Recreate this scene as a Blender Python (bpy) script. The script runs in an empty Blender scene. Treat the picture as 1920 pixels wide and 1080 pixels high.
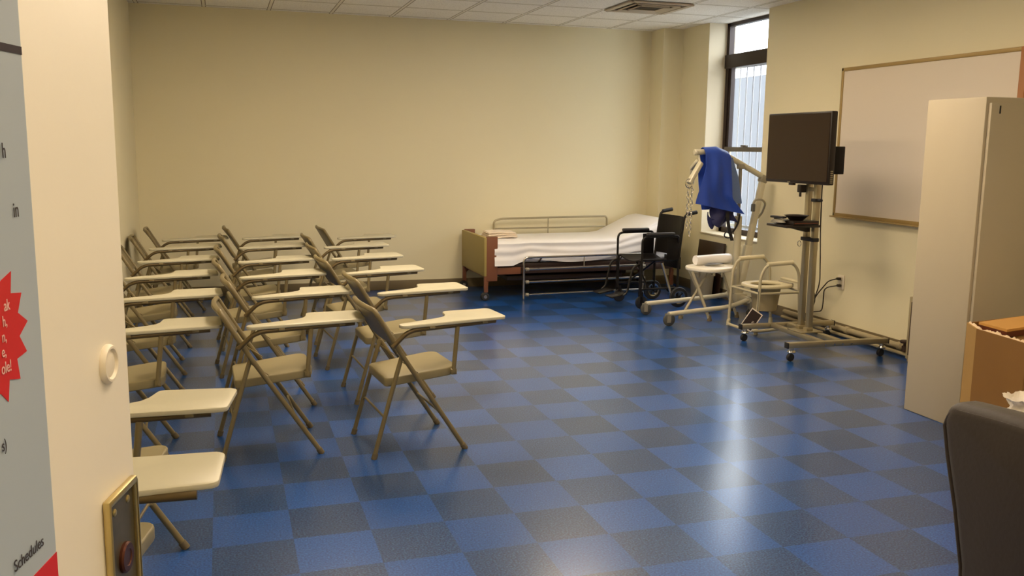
import bpy, bmesh, math, random
from mathutils import Vector, Matrix, noise
from math import sin, cos, pi, radians as R
random.seed(7)
scene = bpy.context.scene
COL = scene.collection
V = Vector

# ------------------------------------------------------------------ materials
def lin(c):
    o = []
    for v in c[:3]:
        v = v / 255.0
        o.append(v / 12.92 if v <= 0.04045 else ((v + 0.055) / 1.055) ** 2.4)
    return (*o, 1.0)

def mat(name, col, rough=0.5, metal=0.0, var=0.06, scale=6.0, bump=0.0, bscale=60.0, spec=0.5, coat=0.0, sheen=0.0):
    """Principled material with a little procedural wear: colour varies with noise, optional fine bump."""
    m = bpy.data.materials.new(name); m.use_nodes = True
    nt = m.node_tree; b = nt.nodes['Principled BSDF']
    c = lin(col)
    tc = nt.nodes.new('ShaderNodeTexCoord')
    nz = nt.nodes.new('ShaderNodeTexNoise'); nz.inputs['Scale'].default_value = scale; nz.inputs['Detail'].default_value = 4
    nt.links.new(tc.outputs['Object'], nz.inputs['Vector'])
    mx = nt.nodes.new('ShaderNodeMix'); mx.data_type = 'RGBA'
    mx.inputs['A'].default_value = (*[x * (1 - var) for x in c[:3]], 1)
    mx.inputs['B'].default_value = (*[min(1, x * (1 + var)) for x in c[:3]], 1)
    nt.links.new(nz.outputs['Fac'], mx.inputs['Factor'])
    nt.links.new(mx.outputs['Result'], b.inputs['Base Color'])
    b.inputs['Roughness'].default_value = rough
    b.inputs['Metallic'].default_value = metal
    b.inputs['Specular IOR Level'].default_value = spec
    b.inputs['Coat Weight'].default_value = coat
    b.inputs['Sheen Weight'].default_value = sheen
    if bump:
        n2 = nt.nodes.new('ShaderNodeTexNoise'); n2.inputs['Scale'].default_value = bscale; n2.inputs['Detail'].default_value = 5
        nt.links.new(tc.outputs['Object'], n2.inputs['Vector'])
        bp = nt.nodes.new('ShaderNodeBump'); bp.inputs['Strength'].default_value = bump; bp.inputs['Distance'].default_value = 0.01
        nt.links.new(n2.outputs['Fac'], bp.inputs['Height'])
        nt.links.new(bp.outputs['Normal'], b.inputs['Normal'])
    return m

def math_node(nt, op, a, b=None):
    n = nt.nodes.new('ShaderNodeMath'); n.operation = op
    for i, x in enumerate((a, b)):
        if x is None: continue
        if isinstance(x, (int, float)): n.inputs[i].default_value = x
        else: nt.links.new(x, n.inputs[i])
    return n.outputs[0]

TILE = 0.3048
def floor_material():
    m = bpy.data.materials.new('checker_vinyl_tile'); m.use_nodes = True
    nt = m.node_tree; b = nt.nodes['Principled BSDF']
    tc = nt.nodes.new('ShaderNodeTexCoord'); sp = nt.nodes.new('ShaderNodeSeparateXYZ')
    nt.links.new(tc.outputs['Object'], sp.inputs[0])
    ux = math_node(nt, 'DIVIDE', sp.outputs['X'], TILE); uy = math_node(nt, 'DIVIDE', sp.outputs['Y'], TILE)
    fx = math_node(nt, 'FLOOR', ux); fy = math_node(nt, 'FLOOR', uy)
    par = math_node(nt, 'FLOORED_MODULO', math_node(nt, 'ADD', fx, fy), 2.0)
    cb = nt.nodes.new('ShaderNodeCombineXYZ'); nt.links.new(fx, cb.inputs[0]); nt.links.new(fy, cb.inputs[1])
    wn = nt.nodes.new('ShaderNodeTexWhiteNoise'); wn.noise_dimensions = '3D'; nt.links.new(cb.outputs[0], wn.inputs['Vector'])
    # speckle: fine chips, coarser flecks
    n1 = nt.nodes.new('ShaderNodeTexNoise'); n1.inputs['Scale'].default_value = 130; n1.inputs['Detail'].default_value = 3
    n2 = nt.nodes.new('ShaderNodeTexVoronoi'); n2.inputs['Scale'].default_value = 120
    for n in (n1, n2): nt.links.new(tc.outputs['Object'], n.inputs['Vector'])
    def ramp(src, stops):
        r = nt.nodes.new('ShaderNodeValToRGB'); e = r.color_ramp.elements
        while len(e) < len(stops): e.new(0.5)
        for k, (p, c) in enumerate(stops): e[k].position = p; e[k].color = c
        nt.links.new(src, r.inputs['Fac']); return r.outputs['Color']
    blue = ramp(n1.outputs['Fac'], [(0.35, lin((14, 58, 126))), (0.55, lin((24, 84, 162))), (0.72, lin((48, 110, 180)))])
    dark = ramp(n1.outputs['Fac'], [(0.36, lin((10, 36, 82))), (0.5, lin((18, 60, 116))), (0.62, lin((43, 86, 132))), (0.7, lin((66, 104, 142)))])
    mx = nt.nodes.new('ShaderNodeMix'); mx.data_type = 'RGBA'
    nt.links.new(par, mx.inputs['Factor']); nt.links.new(dark, mx.inputs['A']); nt.links.new(blue, mx.inputs['B'])
    # per tile tone
    tone = math_node(nt, 'MULTIPLY_ADD', wn.outputs['Value'], 0.22); tone.node.inputs[2].default_value = 0.89
    hs = nt.nodes.new('ShaderNodeHueSaturation'); nt.links.new(mx.outputs['Result'], hs.inputs['Color']); nt.links.new(tone, hs.inputs['Value'])
    nt.links.new(hs.outputs['Color'], b.inputs['Base Color'])
    # waxed: even gloss, tile joints dip slightly
    b.inputs['Roughness'].default_value = 0.30
    b.inputs['Coat Weight'].default_value = 0.5; b.inputs['Coat Roughness'].default_value = 0.17; b.inputs['Coat IOR'].default_value = 1.55
    b.inputs['Specular IOR Level'].default_value = 0.55
    gx = math_node(nt, 'ABSOLUTE', math_node(nt, 'SUBTRACT', math_node(nt, 'FRACT', ux), 0.5))
    gy = math_node(nt, 'ABSOLUTE', math_node(nt, 'SUBTRACT', math_node(nt, 'FRACT', uy), 0.5))
    j = math_node(nt, 'LESS_THAN', math_node(nt, 'MAXIMUM', gx, gy), 0.494)
    n4 = nt.nodes.new('ShaderNodeTexNoise'); n4.inputs['Scale'].default_value = 5
    nt.links.new(tc.outputs['Object'], n4.inputs['Vector'])
    h = math_node(nt, 'ADD', math_node(nt, 'MULTIPLY', j, 0.12), math_node(nt, 'MULTIPLY', n4.outputs['Fac'], 0.25))
    bp = nt.nodes.new('ShaderNodeBump'); bp.inputs['Strength'].default_value = 0.06; bp.inputs['Distance'].default_value = 0.02
    nt.links.new(h, bp.inputs['Height']); nt.links.new(bp.outputs['Normal'], b.inputs['Normal'])
    return m

def ceiling_material():
    m = bpy.data.materials.new('suspended_ceiling_tile'); m.use_nodes = True
    nt = m.node_tree; b = nt.nodes['Principled BSDF']
    tc = nt.nodes.new('ShaderNodeTexCoord'); sp = nt.nodes.new('ShaderNodeSeparateXYZ')
    nt.links.new(tc.outputs['Object'], sp.inputs[0])
    P = 0.6096
    def edge(o, off):
        u = math_node(nt, 'FRACT', math_node(nt, 'DIVIDE', math_node(nt, 'SUBTRACT', o, off), P))
        return math_node(nt, 'ABSOLUTE', math_node(nt, 'SUBTRACT', u, 0.5))
    e = math_node(nt, 'MAXIMUM', edge(sp.outputs['X'], 0.59), edge(sp.outputs['Y'], 5.11))
    grid = math_node(nt, 'GREATER_THAN', e, 0.478)
    groove = math_node(nt, 'MULTIPLY', math_node(nt, 'GREATER_THAN', e, 0.466), math_node(nt, 'LESS_THAN', e, 0.478))
    nz = nt.nodes.new('ShaderNodeTexNoise'); nz.inputs['Scale'].default_value = 130; nz.inputs['Detail'].default_value = 3
    nt.links.new(tc.outputs['Object'], nz.inputs['Vector'])
    cr = nt.nodes.new('ShaderNodeValToRGB'); el = cr.color_ramp.elements
    el[0].position = 0.34; el[0].color = lin((214, 211, 204)); el[1].position = 0.46; el[1].color = lin((246, 244, 238))
    nt.links.new(nz.outputs['Fac'], cr.inputs['Fac'])
    m1 = nt.nodes.new('ShaderNodeMix'); m1.data_type = 'RGBA'; m1.inputs['B'].default_value = lin((232, 228, 216))
    nt.links.new(grid, m1.inputs['Factor']); nt.links.new(cr.outputs['Color'], m1.inputs['A'])
    m2 = nt.nodes.new('ShaderNodeMix'); m2.data_type = 'RGBA'; m2.inputs['B'].default_value = lin((120, 112, 98))
    nt.links.new(groove, m2.inputs['Factor']); nt.links.new(m1.outputs['Result'], m2.inputs['A'])
    nt.links.new(m2.outputs['Result'], b.inputs['Base Color']); b.inputs['Roughness'].default_value = 0.9
    return m

def glass_material():
    m = bpy.data.materials.new('window_glass'); m.use_nodes = True
    nt = m.node_tree; nt.nodes.remove(nt.nodes['Principled BSDF'])
    tr = nt.nodes.new('ShaderNodeBsdfTransparent'); tr.inputs['Color'].default_value = (0.94, 0.96, 0.97, 1)
    gl = nt.nodes.new('ShaderNodeBsdfGlossy'); gl.inputs['Roughness'].default_value = 0.02
    lw = nt.nodes.new('ShaderNodeLayerWeight'); lw.inputs['Blend'].default_value = 0.5
    fr = nt.nodes.new('ShaderNodeMath'); fr.operation = 'POWER'; fr.inputs[1].default_value = 4.0
    nt.links.new(lw.outputs['Facing'], fr.inputs[0])
    mx = nt.nodes.new('ShaderNodeMixShader')
    nt.links.new(fr.outputs[0], mx.inputs[0]); nt.links.new(tr.outputs[0], mx.inputs[1]); nt.links.new(gl.outputs[0], mx.inputs[2])
    nt.links.new(mx.outputs[0], nt.nodes['Material Output'].inputs['Surface'])
    return m

LAMP = (1.0, 0.80, 0.57)
def emit_material(name, col, strength):
    m = bpy.data.materials.new(name); m.use_nodes = True
    b = m.node_tree.nodes['Principled BSDF']
    b.inputs['Base Color'].default_value = (0.8, 0.8, 0.8, 1)
    b.inputs['Emission Color'].default_value = (*col, 1); b.inputs['Emission Strength'].default_value = strength
    return m

M = dict(
    floor=floor_material(), ceiling=ceiling_material(), glass=glass_material(),
    wall=mat('cream_wall_paint', (231, 222, 188), 0.7, var=0.025, scale=1.5, bump=0.05, bscale=120),
    reveal=mat('white_reveal_paint', (208, 196, 168), 0.6, var=0.02),
    base=mat('grey_vinyl_baseboard', (118, 104, 76), 0.5),
    chase=mat('cream_wall_paint_column', (231, 222, 188), 0.7, var=0.025, scale=1.5, bump=0.05, bscale=120),
    doorp=mat('cream_door_paint', (238, 230, 212), 0.45, var=0.02, bump=0.02, bscale=80),
    white_plastic=mat('white_plastic', (236, 226, 206), 0.4, var=0.02),
    brass=mat('worn_brass', (200, 182, 128), 0.35, 0.9, var=0.15, scale=40),
    dull_steel=mat('dull_steel', (120, 112, 92), 0.45, 0.85, var=0.2, scale=60),
    lock_brown=mat('brown_bronze_lock', (84, 46, 32), 0.4, 0.7, var=0.15),
    poster=mat('grey_blue_poster_paper', (172, 184, 196), 0.5, var=0.03),
    ink=mat('dark_print', (58, 52, 54), 0.6, var=0.05),
    black_ink=mat('black_print', (38, 24, 34), 0.6),
    red_ink=mat('red_print', (206, 30, 30), 0.5, var=0.04),
    white_ink=mat('white_print', (238, 196, 190), 0.5),
    chair_metal=mat('beige_chair_enamel', (128, 115, 82), 0.38, 0.1, var=0.08, scale=15),
    chair_seat=mat('tan_seat_vinyl', (148, 137, 102), 0.45, var=0.06, bump=0.03, bscale=150),
    chair_back=mat('beige_back_in_shade', (106, 95, 68), 0.4, var=0.06),  # chair enamel darkened for the shade on the back's rear face
    tablet=mat('cream_tablet_laminate', (200, 195, 171), 0.35, var=0.025, scale=4),
    rail_shaded=mat('shaded_beige_rail', (98, 82, 50), 0.45, 0.3),  # beige tube darkened in colour for the shade under the tablet
    rubber=mat('brown_rubber', (110, 98, 74), 0.7),
    black_rubber=mat('black_rubber', (28, 28, 30), 0.6),
    grey_rubber=mat('grey_rubber_tyre', (78, 78, 74), 0.55),
    chrome=mat('chrome_tube', (205, 200, 190), 0.16, 1.0, var=0.03),
    alu=mat('brushed_aluminium', (176, 166, 138), 0.36, 0.75, var=0.06, scale=20),
    sheet=mat('white_bed_sheet', (242, 240, 240), 0.36, var=0.02, bump=0.05, bscale=25, spec=0.6),
    towel=mat('white_terry_towel', (240, 226, 206), 0.9, var=0.04, bump=0.5, bscale=180),
    bed_panel=mat('olive_tan_laminate', (158, 140, 78), 0.5, var=0.05, scale=3),
    bed_brown=mat('brown_bed_enamel', (122, 76, 50), 0.45, var=0.08),
    bed_dark=mat('dark_shaded_bed_steel', (58, 40, 32), 0.5),
    black_vinyl=mat('black_vinyl', (15, 12, 12), 0.5, var=0.1, bump=0.05, bscale=90, spec=0.25),
    black_metal=mat('black_enamel_tube', (24, 21, 20), 0.35, 0.3),
    arm_pad=mat('black_arm_pad', (40, 37, 38), 0.4),
    lift=mat('cream_lift_enamel', (204, 197, 172), 0.36, 0.05, var=0.05),
    lift_grey=mat('grey_lift_enamel', (150, 144, 128), 0.4, 0.2),
    sling=mat('blue_sling_nylon', (28, 66, 166), 0.55, var=0.1, scale=9, bump=0.25, bscale=14),
    mesh_blue=mat('pale_blue_sling_mesh', (104, 126, 172), 0.7, var=0.12, scale=80),
    sling_dark=mat('navy_sling_lining', (28, 32, 84), 0.6, var=0.1),
    strap=mat('black_webbing', (24, 24, 36), 0.7),
    commode=mat('beige_commode_enamel', (184, 175, 146), 0.4, var=0.05),
    commode_seat=mat('cream_commode_plastic', (216, 206, 172), 0.38, var=0.03),
    pail=mat('tan_pail_plastic', (172, 158, 120), 0.45),
    stool_white=mat('white_stool_plastic', (236, 230, 214), 0.35, var=0.02),
    bin=mat('ribbed_beige_bin', (176, 168, 146), 0.5),
    panel_brown=mat('dark_brown_laminate', (52, 34, 26), 0.4, var=0.1),
    tv_black=mat('black_tv_plastic', (26, 18, 14), 0.4),
    screen=mat('brown_black_screen', (40, 26, 18), 0.25, var=0.06, scale=2, spec=0.4),
    board=mat('whiteboard_face', (226, 214, 196), 0.5, var=0.02, scale=1.2),
    board_frame=mat('tan_board_frame', (166, 140, 86), 0.45, 0.2, var=0.08),
    board_orange=mat('orange_brown_board_end', (170, 112, 62), 0.5),
    cabinet=mat('cream_cabinet_enamel', (190, 178, 152), 0.45, var=0.02, scale=1.5),
    cardboard=mat('shaded_brown_cardboard', (134, 95, 42), 0.75, var=0.09, scale=5, bump=0.06, bscale=30),  # cardboard darkened for the shade on the carton's large faces
    cardboard_lit=mat('lit_brown_cardboard', (166, 130, 70), 0.75, var=0.08, scale=7),  # same cardboard, brighter colour standing in for the lit corner face
    torn=mat('torn_paper_edge', (238, 214, 180), 0.9, var=0.1),
    wood=mat('tan_wood_veneer', (206, 154, 82), 0.45, var=0.12, scale=3),
    wood_dark=mat('dark_red_wood_edge', (96, 44, 22), 0.5),
    armchair=mat('black_upholstery', (46, 36, 29), 0.55, var=0.15, scale=8, bump=0.08, bscale=70, sheen=0.15),
    bag=mat('white_plastic_bag', (244, 236, 224), 0.4, var=0.04),
    pipe=mat('painted_pipe', (166, 152, 118), 0.45, var=0.1, scale=10),
    valve=mat('dark_valve_wheel', (58, 40, 30), 0.5),
    window_frame=mat('dark_bronze_window', (50, 38, 34), 0.4, 0.3),
    window_grey=mat('grey_sash_rail', (104, 98, 88), 0.4, 0.3),
    guard=mat('grey_security_bar', (150, 152, 160), 0.5),
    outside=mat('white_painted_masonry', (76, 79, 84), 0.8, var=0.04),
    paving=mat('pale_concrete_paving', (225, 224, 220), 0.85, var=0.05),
    vent=mat('white_vent_enamel', (196, 184, 164), 0.45),
    vent_dark=mat('dark_vent_throat', (58, 48, 36), 0.8),
    cord=mat('black_cord', (44, 34, 20), 0.5),
    card_black=mat('black_card', (40, 26, 22), 0.5),
    card_white=mat('white_card_border', (228, 218, 204), 0.5),
    lamp=emit_material('fluorescent_diffuser', LAMP, 29),
    lamp_mid=emit_material('fluorescent_diffuser_middle', LAMP, 15),
    lamp_right=emit_material('fluorescent_diffuser_right', LAMP, 19),
    lamp_near=emit_material('fluorescent_diffuser_near', LAMP, 12),  # weaker emission, set to balance the light near the doorway
    lamp_hall=emit_material('added_hall_diffuser', LAMP, 17),  # panel added in the unseen hall to light the door and poster
    lamp_frame=mat('white_lamp_frame', (225, 222, 212), 0.5),
)

def lerp(a, b, t): return a + (b - a) * t
# ------------------------------------------------------------------ mesh helpers
def axis_matrix(a, b):
    a = V(a); b = V(b); z = (b - a).normalized()
    up = V((0, 0, 1)) if abs(z.z) < 0.95 else V((1, 0, 0))
    x = up.cross(z).normalized(); y = z.cross(x)
    m = Matrix((x, y, z)).transposed().to_4x4(); m.translation = a
    return m

def fillet(pts, r, n=5):
    """Round the corners of an open polyline."""
    pts = [V(p) for p in pts]; out = [pts[0]]
    for i in range(1, len(pts) - 1):
        p, a, b = pts[i], pts[i - 1], pts[i + 1]
        d = min(r, (a - p).length * 0.49, (b - p).length * 0.49)
        s = p + (a - p).normalized() * d; e = p + (b - p).normalized() * d
        for k in range(n + 1):
            t = k / n
            out.append(s * (1 - t) ** 2 + p * 2 * t * (1 - t) + e * t ** 2)
    out.append(pts[-1]); return out

class MB:
    def __init__(self): self.bm = bmesh.new()
    def _merge(self, tmp, m=None):
        if m is not None: bmesh.ops.transform(tmp, matrix=m, verts=tmp.verts)
        me = bpy.data.meshes.new('tmp'); tmp.to_mesh(me); tmp.free()
        self.bm.from_mesh(me); bpy.data.meshes.remove(me)
        return self
    def box(self, c, s, bevel=0.0, rot=None, seg=2):
        t = bmesh.new(); bmesh.ops.create_cube(t, size=1.0)
        bmesh.ops.scale(t, vec=V(s), verts=t.verts)
        if bevel: bmesh.ops.bevel(t, geom=t.edges[:], offset=bevel, segments=seg, affect='EDGES', profile=0.5)
        m = Matrix.Translation(V(c))
        if rot is not None: m = m @ rot
        return self._merge(t, m)
    def box2(self, lo, hi, bevel=0.0):
        lo, hi = V(lo), V(hi); return self.box((lo + hi) / 2, hi - lo, bevel)
    def bar(self, a, b, w, h, bevel=0.003):
        """Rectangular bar from a to b: w across (horizontal), h up."""
        L = (V(b) - V(a)).length
        t = bmesh.new(); bmesh.ops.create_cube(t, size=1.0)
        bmesh.ops.scale(t, vec=V((w, h, L)), verts=t.verts); bmesh.ops.translate(t, vec=V((0, 0, L / 2)), verts=t.verts)
        if bevel: bmesh.ops.bevel(t, geom=t.edges[:], offset=bevel, segments=2, affect='EDGES', profile=0.5)
        return self._merge(t, axis_matrix(a, b))
    def tube(self, pts, r, seg=12, r2=None, closed=False):
        pts = [V(p) for p in pts]; n = len(pts)
        rings = []; prev = None
        for i, p in enumerate(pts):
            a = pts[(i - 1) % n] if (i or closed) else p
            b = pts[(i + 1) % n] if (i < n - 1 or closed) else p
            d = (b - a).normalized()
            if prev is None:
                u = V((0, 0, 1)) if abs(d.z) < 0.9 else V((1, 0, 0))
                x = u.cross(d).normalized()
            else:
                x = (prev - d * prev.dot(d)).normalized()
            prev = x; y = d.cross(x)
            rr = r if r2 is None else r + (r2 - r) * i / (n - 1)
            rings.append([self.bm.verts.new(p + (x * cos(2 * pi * k / seg) + y * sin(2 * pi * k / seg)) * rr) for k in range(seg)])
        m = n if closed else n - 1
        for i in range(m):
            A, B = rings[i], rings[(i + 1) % n]
            for k in range(seg):
                self.bm.faces.new((A[k], A[(k + 1) % seg], B[(k + 1) % seg], B[k]))
        if not closed:
            self.bm.faces.new(rings[0][::-1]); self.bm.faces.new(rings[-1])
        return self
    def cyl(self, a, b, r, r2=None, seg=20, bevel=0.0):
        L = (V(b) - V(a)).length
        if bevel:
            return self.lathe([(0, 0), (r - bevel, 0), (r, bevel), (r, L - bevel), (r - bevel, L), (0, L)], a, b, seg)
        return self.tube([a, b], r, seg, r2)
    def lathe(self, prof, a=(0, 0, 0), b=(0, 0, 1), seg=24):
        """prof: (radius, height) pairs from bottom to top about the axis a->b."""
        m = axis_matrix(a, b); rings = []
        for (r, h) in prof:
            if r < 1e-6: rings.append([self.bm.verts.new(m @ V((0, 0, h)))])
            else: rings.append([self.bm.verts.new(m @ V((r * cos(2 * pi * k / seg), r * sin(2 * pi * k / seg), h))) for k in range(seg)])
        for A, B in zip(rings, rings[1:]):
            for k in range(seg):
                k2 = (k + 1) % seg
                vs = [A[k % len(A)], A[k2 % len(A)], B[k2 % len(B)], B[k % len(B)]]
                vs = list(dict.fromkeys(vs))
                if len(vs) > 2:
                    try: self.bm.faces.new(vs)
                    except ValueError: pass
        return self
    def prism(self, outline, depth, m=None, bevel=0.0, seg=2, holes=()):
        """2D outline (x, y) extruded depth along +z of matrix m."""
        t = bmesh.new()
        vs = [t.verts.new((x, y, 0)) for x, y in outline]
        if holes:
            es = [t.edges.new((vs[i], vs[(i + 1) % len(vs)])) for i in range(len(vs))]
            for h in holes:
                hv = [t.verts.new((x, y, 0)) for x, y in h]
                es += [t.edges.new((hv[i], hv[(i + 1) % len(hv)])) for i in range(len(hv))]
            bmesh.ops.triangle_fill(t, use_beauty=True, edges=es)
        else: t.faces.new(vs)
        fs = t.faces[:]
        r = bmesh.ops.extrude_face_region(t, geom=fs)
        bmesh.ops.translate(t, vec=(0, 0, depth), verts=[g for g in r['geom'] if isinstance(g, bmesh.types.BMVert)])
        bmesh.ops.recalc_face_normals(t, faces=t.faces[:])
        if bevel:
            ed = [e for e in t.edges if len(e.link_faces) == 2 and e.calc_face_angle(0) > 0.9]
            bmesh.ops.bevel(t, geom=ed, offset=bevel, segments=seg, affect='EDGES', profile=0.5)
        return self._merge(t, m)
    def ellipsoid(self, c, s, seg=20):
        t = bmesh.new(); bmesh.ops.create_uvsphere(t, u_segments=seg, v_segments=max(8, seg // 2), radius=1)
        bmesh.ops.scale(t, vec=V(s), verts=t.verts)
        return self._merge(t, Matrix.Translation(V(c)))
    def grid(self, fn, nu, nv, thick=0.0, thick_dir=None, closed_u=False):
        """Surface fn(u, v) -> point, with u, v in 0..1; solidified along its normals when thick is given."""
        t = bmesh.new()
        P = [[t.verts.new(V(fn(i / nu, j / nv))) for j in range(nv + 1)] for i in range(nu + (0 if closed_u else 1))]
        n = len(P)
        for i in range(nu):
            for j in range(nv):
                t.faces.new((P[i][j], P[(i + 1) % n][j], P[(i + 1) % n][j + 1], P[i][j + 1]))
        bmesh.ops.recalc_face_normals(t, faces=t.faces[:])
        if thick:
            t.normal_update()
            bmesh.ops.solidify(t, geom=t.faces[:], thickness=thick)
        return self._merge(t)
    def build(self, name, material, parent=None, world=False, smooth=True, angle=40):
        me = bpy.data.meshes.new(name)
        bmesh.ops.recalc_face_normals(self.bm, faces=self.bm.faces[:])
        if world and parent is not None:
            bmesh.ops.transform(self.bm, matrix=WM[parent.name].inverted(), verts=self.bm.verts)
        self.bm.to_mesh(me); self.bm.free()
        me.materials.append(material)
        if smooth:
            me.shade_smooth(); me.set_sharp_from_angle(angle=R(angle))
        o = bpy.data.objects.new(name, me); COL.objects.link(o)
        if parent is not None:
            o.parent = parent
        WM[o.name] = (WM[parent.name].copy() if parent is not None else Matrix())
        return o

WM = {}
def tag(o, label=None, cat=None, group=None, kind=None):
    if label: o['label'] = label
    if cat: o['category'] = cat
    if group: o['group'] = group
    if kind: o['kind'] = kind
    return o
def thing(name, label, cat, loc=(0, 0, 0), rz=0.0, group=None, kind=None):
    o = bpy.data.objects.new(name, None); COL.objects.link(o); o.empty_display_size = 0.1
    o.location = loc; o.rotation_euler = (0, 0, rz)
    WM[o.name] = Matrix.Translation(V(loc)) @ Matrix.Rotation(rz, 4, 'Z')
    return tag(o, label, cat, group, kind)
def struct(name, mb, m, parent=None, smooth=True):
    o = mb.build(name, m, parent, world=parent is not None, smooth=smooth)
    if parent is None: o['kind'] = 'structure'
    return o

# ------------------------------------------------------------------ room shell
XL, XR, YB, YF, H = -0.70, 5.03, 5.82, -3.55, 2.85
WY0, WY1, SILL = 3.855, 4.955, 0.65          # window opening in the right wall
struct('floor', MB().box2((XL - .12, -5.4, -.1), (XR + .32, YB + .12, 0)), M['floor'])
struct('ceiling', MB().box2((XL - .12, -5.4, H), (XR + .32, YB + .12, H + .1)), M['ceiling'])
struct('wall_back', MB().box2((XL - .12, YB, 0), (XR + .32, YB + .12, H)), M['wall'])
struct('wall_left', MB().box2((XL - .12, YF, 0), (XL, YB, H)), M['wall'])
wr = MB()
wr.box2((XR, -5.4, 0), (XR + .32, WY0, H)); wr.box2((XR, WY1, 0), (XR + .32, YB, H)); wr.box2((XR, WY0, 0), (XR + .32, WY1, SILL - .012))
struct('wall_right', wr, M['wall'], smooth=False)
struct('wall_corner', MB().box2((4.79, 5.52, 0), (XR, YB, H)), M['chase'], smooth=False)
# wall with the doorway the picture is taken through, and the hall behind it
wf = MB()
wf.box2((XL - .12, YF - .12, 0), (-.31, YF, H)); wf.box2((.72, YF - .12, 0), (XR, YF, H)); wf.box2((-.31, YF - .12, 2.14), (.72, YF, H))
struct('wall_front', wf, M['wall'], smooth=False)
tr = MB()
tr.box2((-.31, YF - .14, 0), (-.27, YF + .012, 2.14)); tr.box2((.68, YF - .14, 0), (.72, YF + .012, 2.14)); tr.box2((-.27, YF - .14, 2.10), (.68, YF + .012, 2.14))
struct('trim_1', tr, M['doorp'], smooth=False)
struct('wall_hall', MB().box2((XL - .12, -5.52, 0), (XR + .32, -5.4, H)), M['wall'])
struct('wall_hall_end', MB().box2((XL - .24, -5.4, 0), (XL - .12, YF, H)), M['wall'])

def baseboard(name, lo, hi):
    struct(name, MB().box2(lo, hi, 0.003), M['base'])
baseboard('baseboard_back', (XL, YB - .009, 0), (4.79, YB, .1))
baseboard('baseboard_right', (XR - .009, YF, 0), (XR, 5.52, .1))
baseboard('baseboard_left', (XL, YF, 0), (XL + .009, YB, .1))
baseboard('baseboard_corner', (4.79, 5.511, 0), (XR, 5.52, .1))
rv = MB()
rv.box2((XR + .002, WY1 - .004, SILL), (XR + .32, WY1, H)); rv.box2((XR + .002, WY0, SILL), (XR + .32, WY0 + .004, H))
struct('trim_2', rv, M['reveal'], smooth=False)
struct('trim_3', MB().box2((XR - .012, WY0, SILL - .012), (XR + .32, WY1, SILL + .004), .003), M['reveal'])

# window: dark frame, transom bar, two sashes
wx0, wx1 = XR + .215, XR + .275
win = thing('window_1', None, None, (wx0, (WY0 + WY1) / 2, SILL), kind='structure')
f = MB()
f.box2((wx0, WY0 + .004, SILL + .004), (wx1, WY0 + .05, H)); f.box2((wx0, WY1 - .055, SILL + .004), (wx1, WY1 - .004, H))
f.box2((wx0, WY0, SILL + .004), (wx1, WY1, SILL + .06)); f.box2((wx0, WY0, H - .035), (wx1, WY1, H))
struct('window_frame', f, M['window_frame'], win, False)
struct('transom_bar', MB().box2((wx0 - .02, WY0 + .004, 2.385), (wx1, WY1 - .004, 2.525), .006), M['window_frame'], win, False)
s = MB()
s.box2((wx0 + .012, WY1 - .10, 1.55), (wx1, WY1 - .055, 2.385)); s.box2((wx0 + .012, WY0 + .05, 1.55), (wx1, WY0 + .09, 2.385))
struct('sash', s, M['window_frame'], win, False)
mr = MB().box2((wx0 - .008, WY0 + .05, 1.515), (wx1, WY1 - .055, 1.565), .005)
mr.box((wx0 - .012, 4.50, 1.575), (.03, .10, .02), .004)
struct('meeting_rail', mr, M['window_grey'], win)
for z0, z1 in ((SILL + .06, 1.515), (1.565, 2.385), (2.525, H - .035)):
    struct('window_pane', MB().box2((wx0 + .036, WY0 + .05, z0), (wx0 + .042, WY1 - .055, z1)), M['glass'], win, False)
guard = thing('window_guard', 'vertical grey security bars outside the window', 'window bars', (XR + .42, 4.4, .45))
for y in (3.5, 6.57): MB().box2((XR + .405, y, -.1), (XR + .435, y + .03, 2.52)).build('post', M['guard'], guard, True)
for z in (.70, 2.40): MB().box2((XR + .41, 3.5, z), (XR + .43, 6.6, z + .03)).build('cross_bar', M['guard'], guard, True)
for k in range(24):
    y = 3.56 + k * .13
    MB().cyl((XR + .42, y, .45), (XR + .42, y, 2.52), .008, seg=8).build('bar', M['guard'], guard, True)
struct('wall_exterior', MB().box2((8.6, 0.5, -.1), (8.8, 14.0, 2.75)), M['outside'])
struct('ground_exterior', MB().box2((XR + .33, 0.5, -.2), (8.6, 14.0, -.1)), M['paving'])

# ------------------------------------------------------------------ ceiling fixtures
def ceiling_light(x, y, m, hall=False, label=''):
    t = thing('ceiling_light', label, 'light', (x, y, H - .03), group='recessed ceiling lights')
    f = MB()
    for sx in (-1, 1): f.box((x + sx * .29, y, H - .012), (.025, 1.2, .024))
    for sy in (-1, 1): f.box((x, y + sy * .5925, H - .012), (.58, .025, .024))
    f.build('frame', M['lamp_frame'], t, True, smooth=False)
    MB().box((x, y, H - .010), (.555, 1.16, .016), .004).build('diffuser', m, t, True, smooth=False)
for x, xn, rows in ((0.9, 'near the left wall', ((2.36, 'lamp'), (-.08, 'lamp_mid'), (-2.5, 'lamp_near'))),
                    (3.0, 'on the whiteboard side', ((3.2, 'lamp_right'), (1.0, 'lamp_right'), (-2.5, 'lamp_near')))):
    for (y, mk), yn in zip(rows, ('farthest from the doorway', 'halfway along the room', 'closest to the doorway')):
        ceiling_light(x, y, M[mk], label=f'recessed fluorescent panel {xn}, {yn}')
ceiling_light(.6, -4.5, M['lamp_hall'], label='recessed fluorescent panel added in the unseen hall to light the door')

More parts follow.
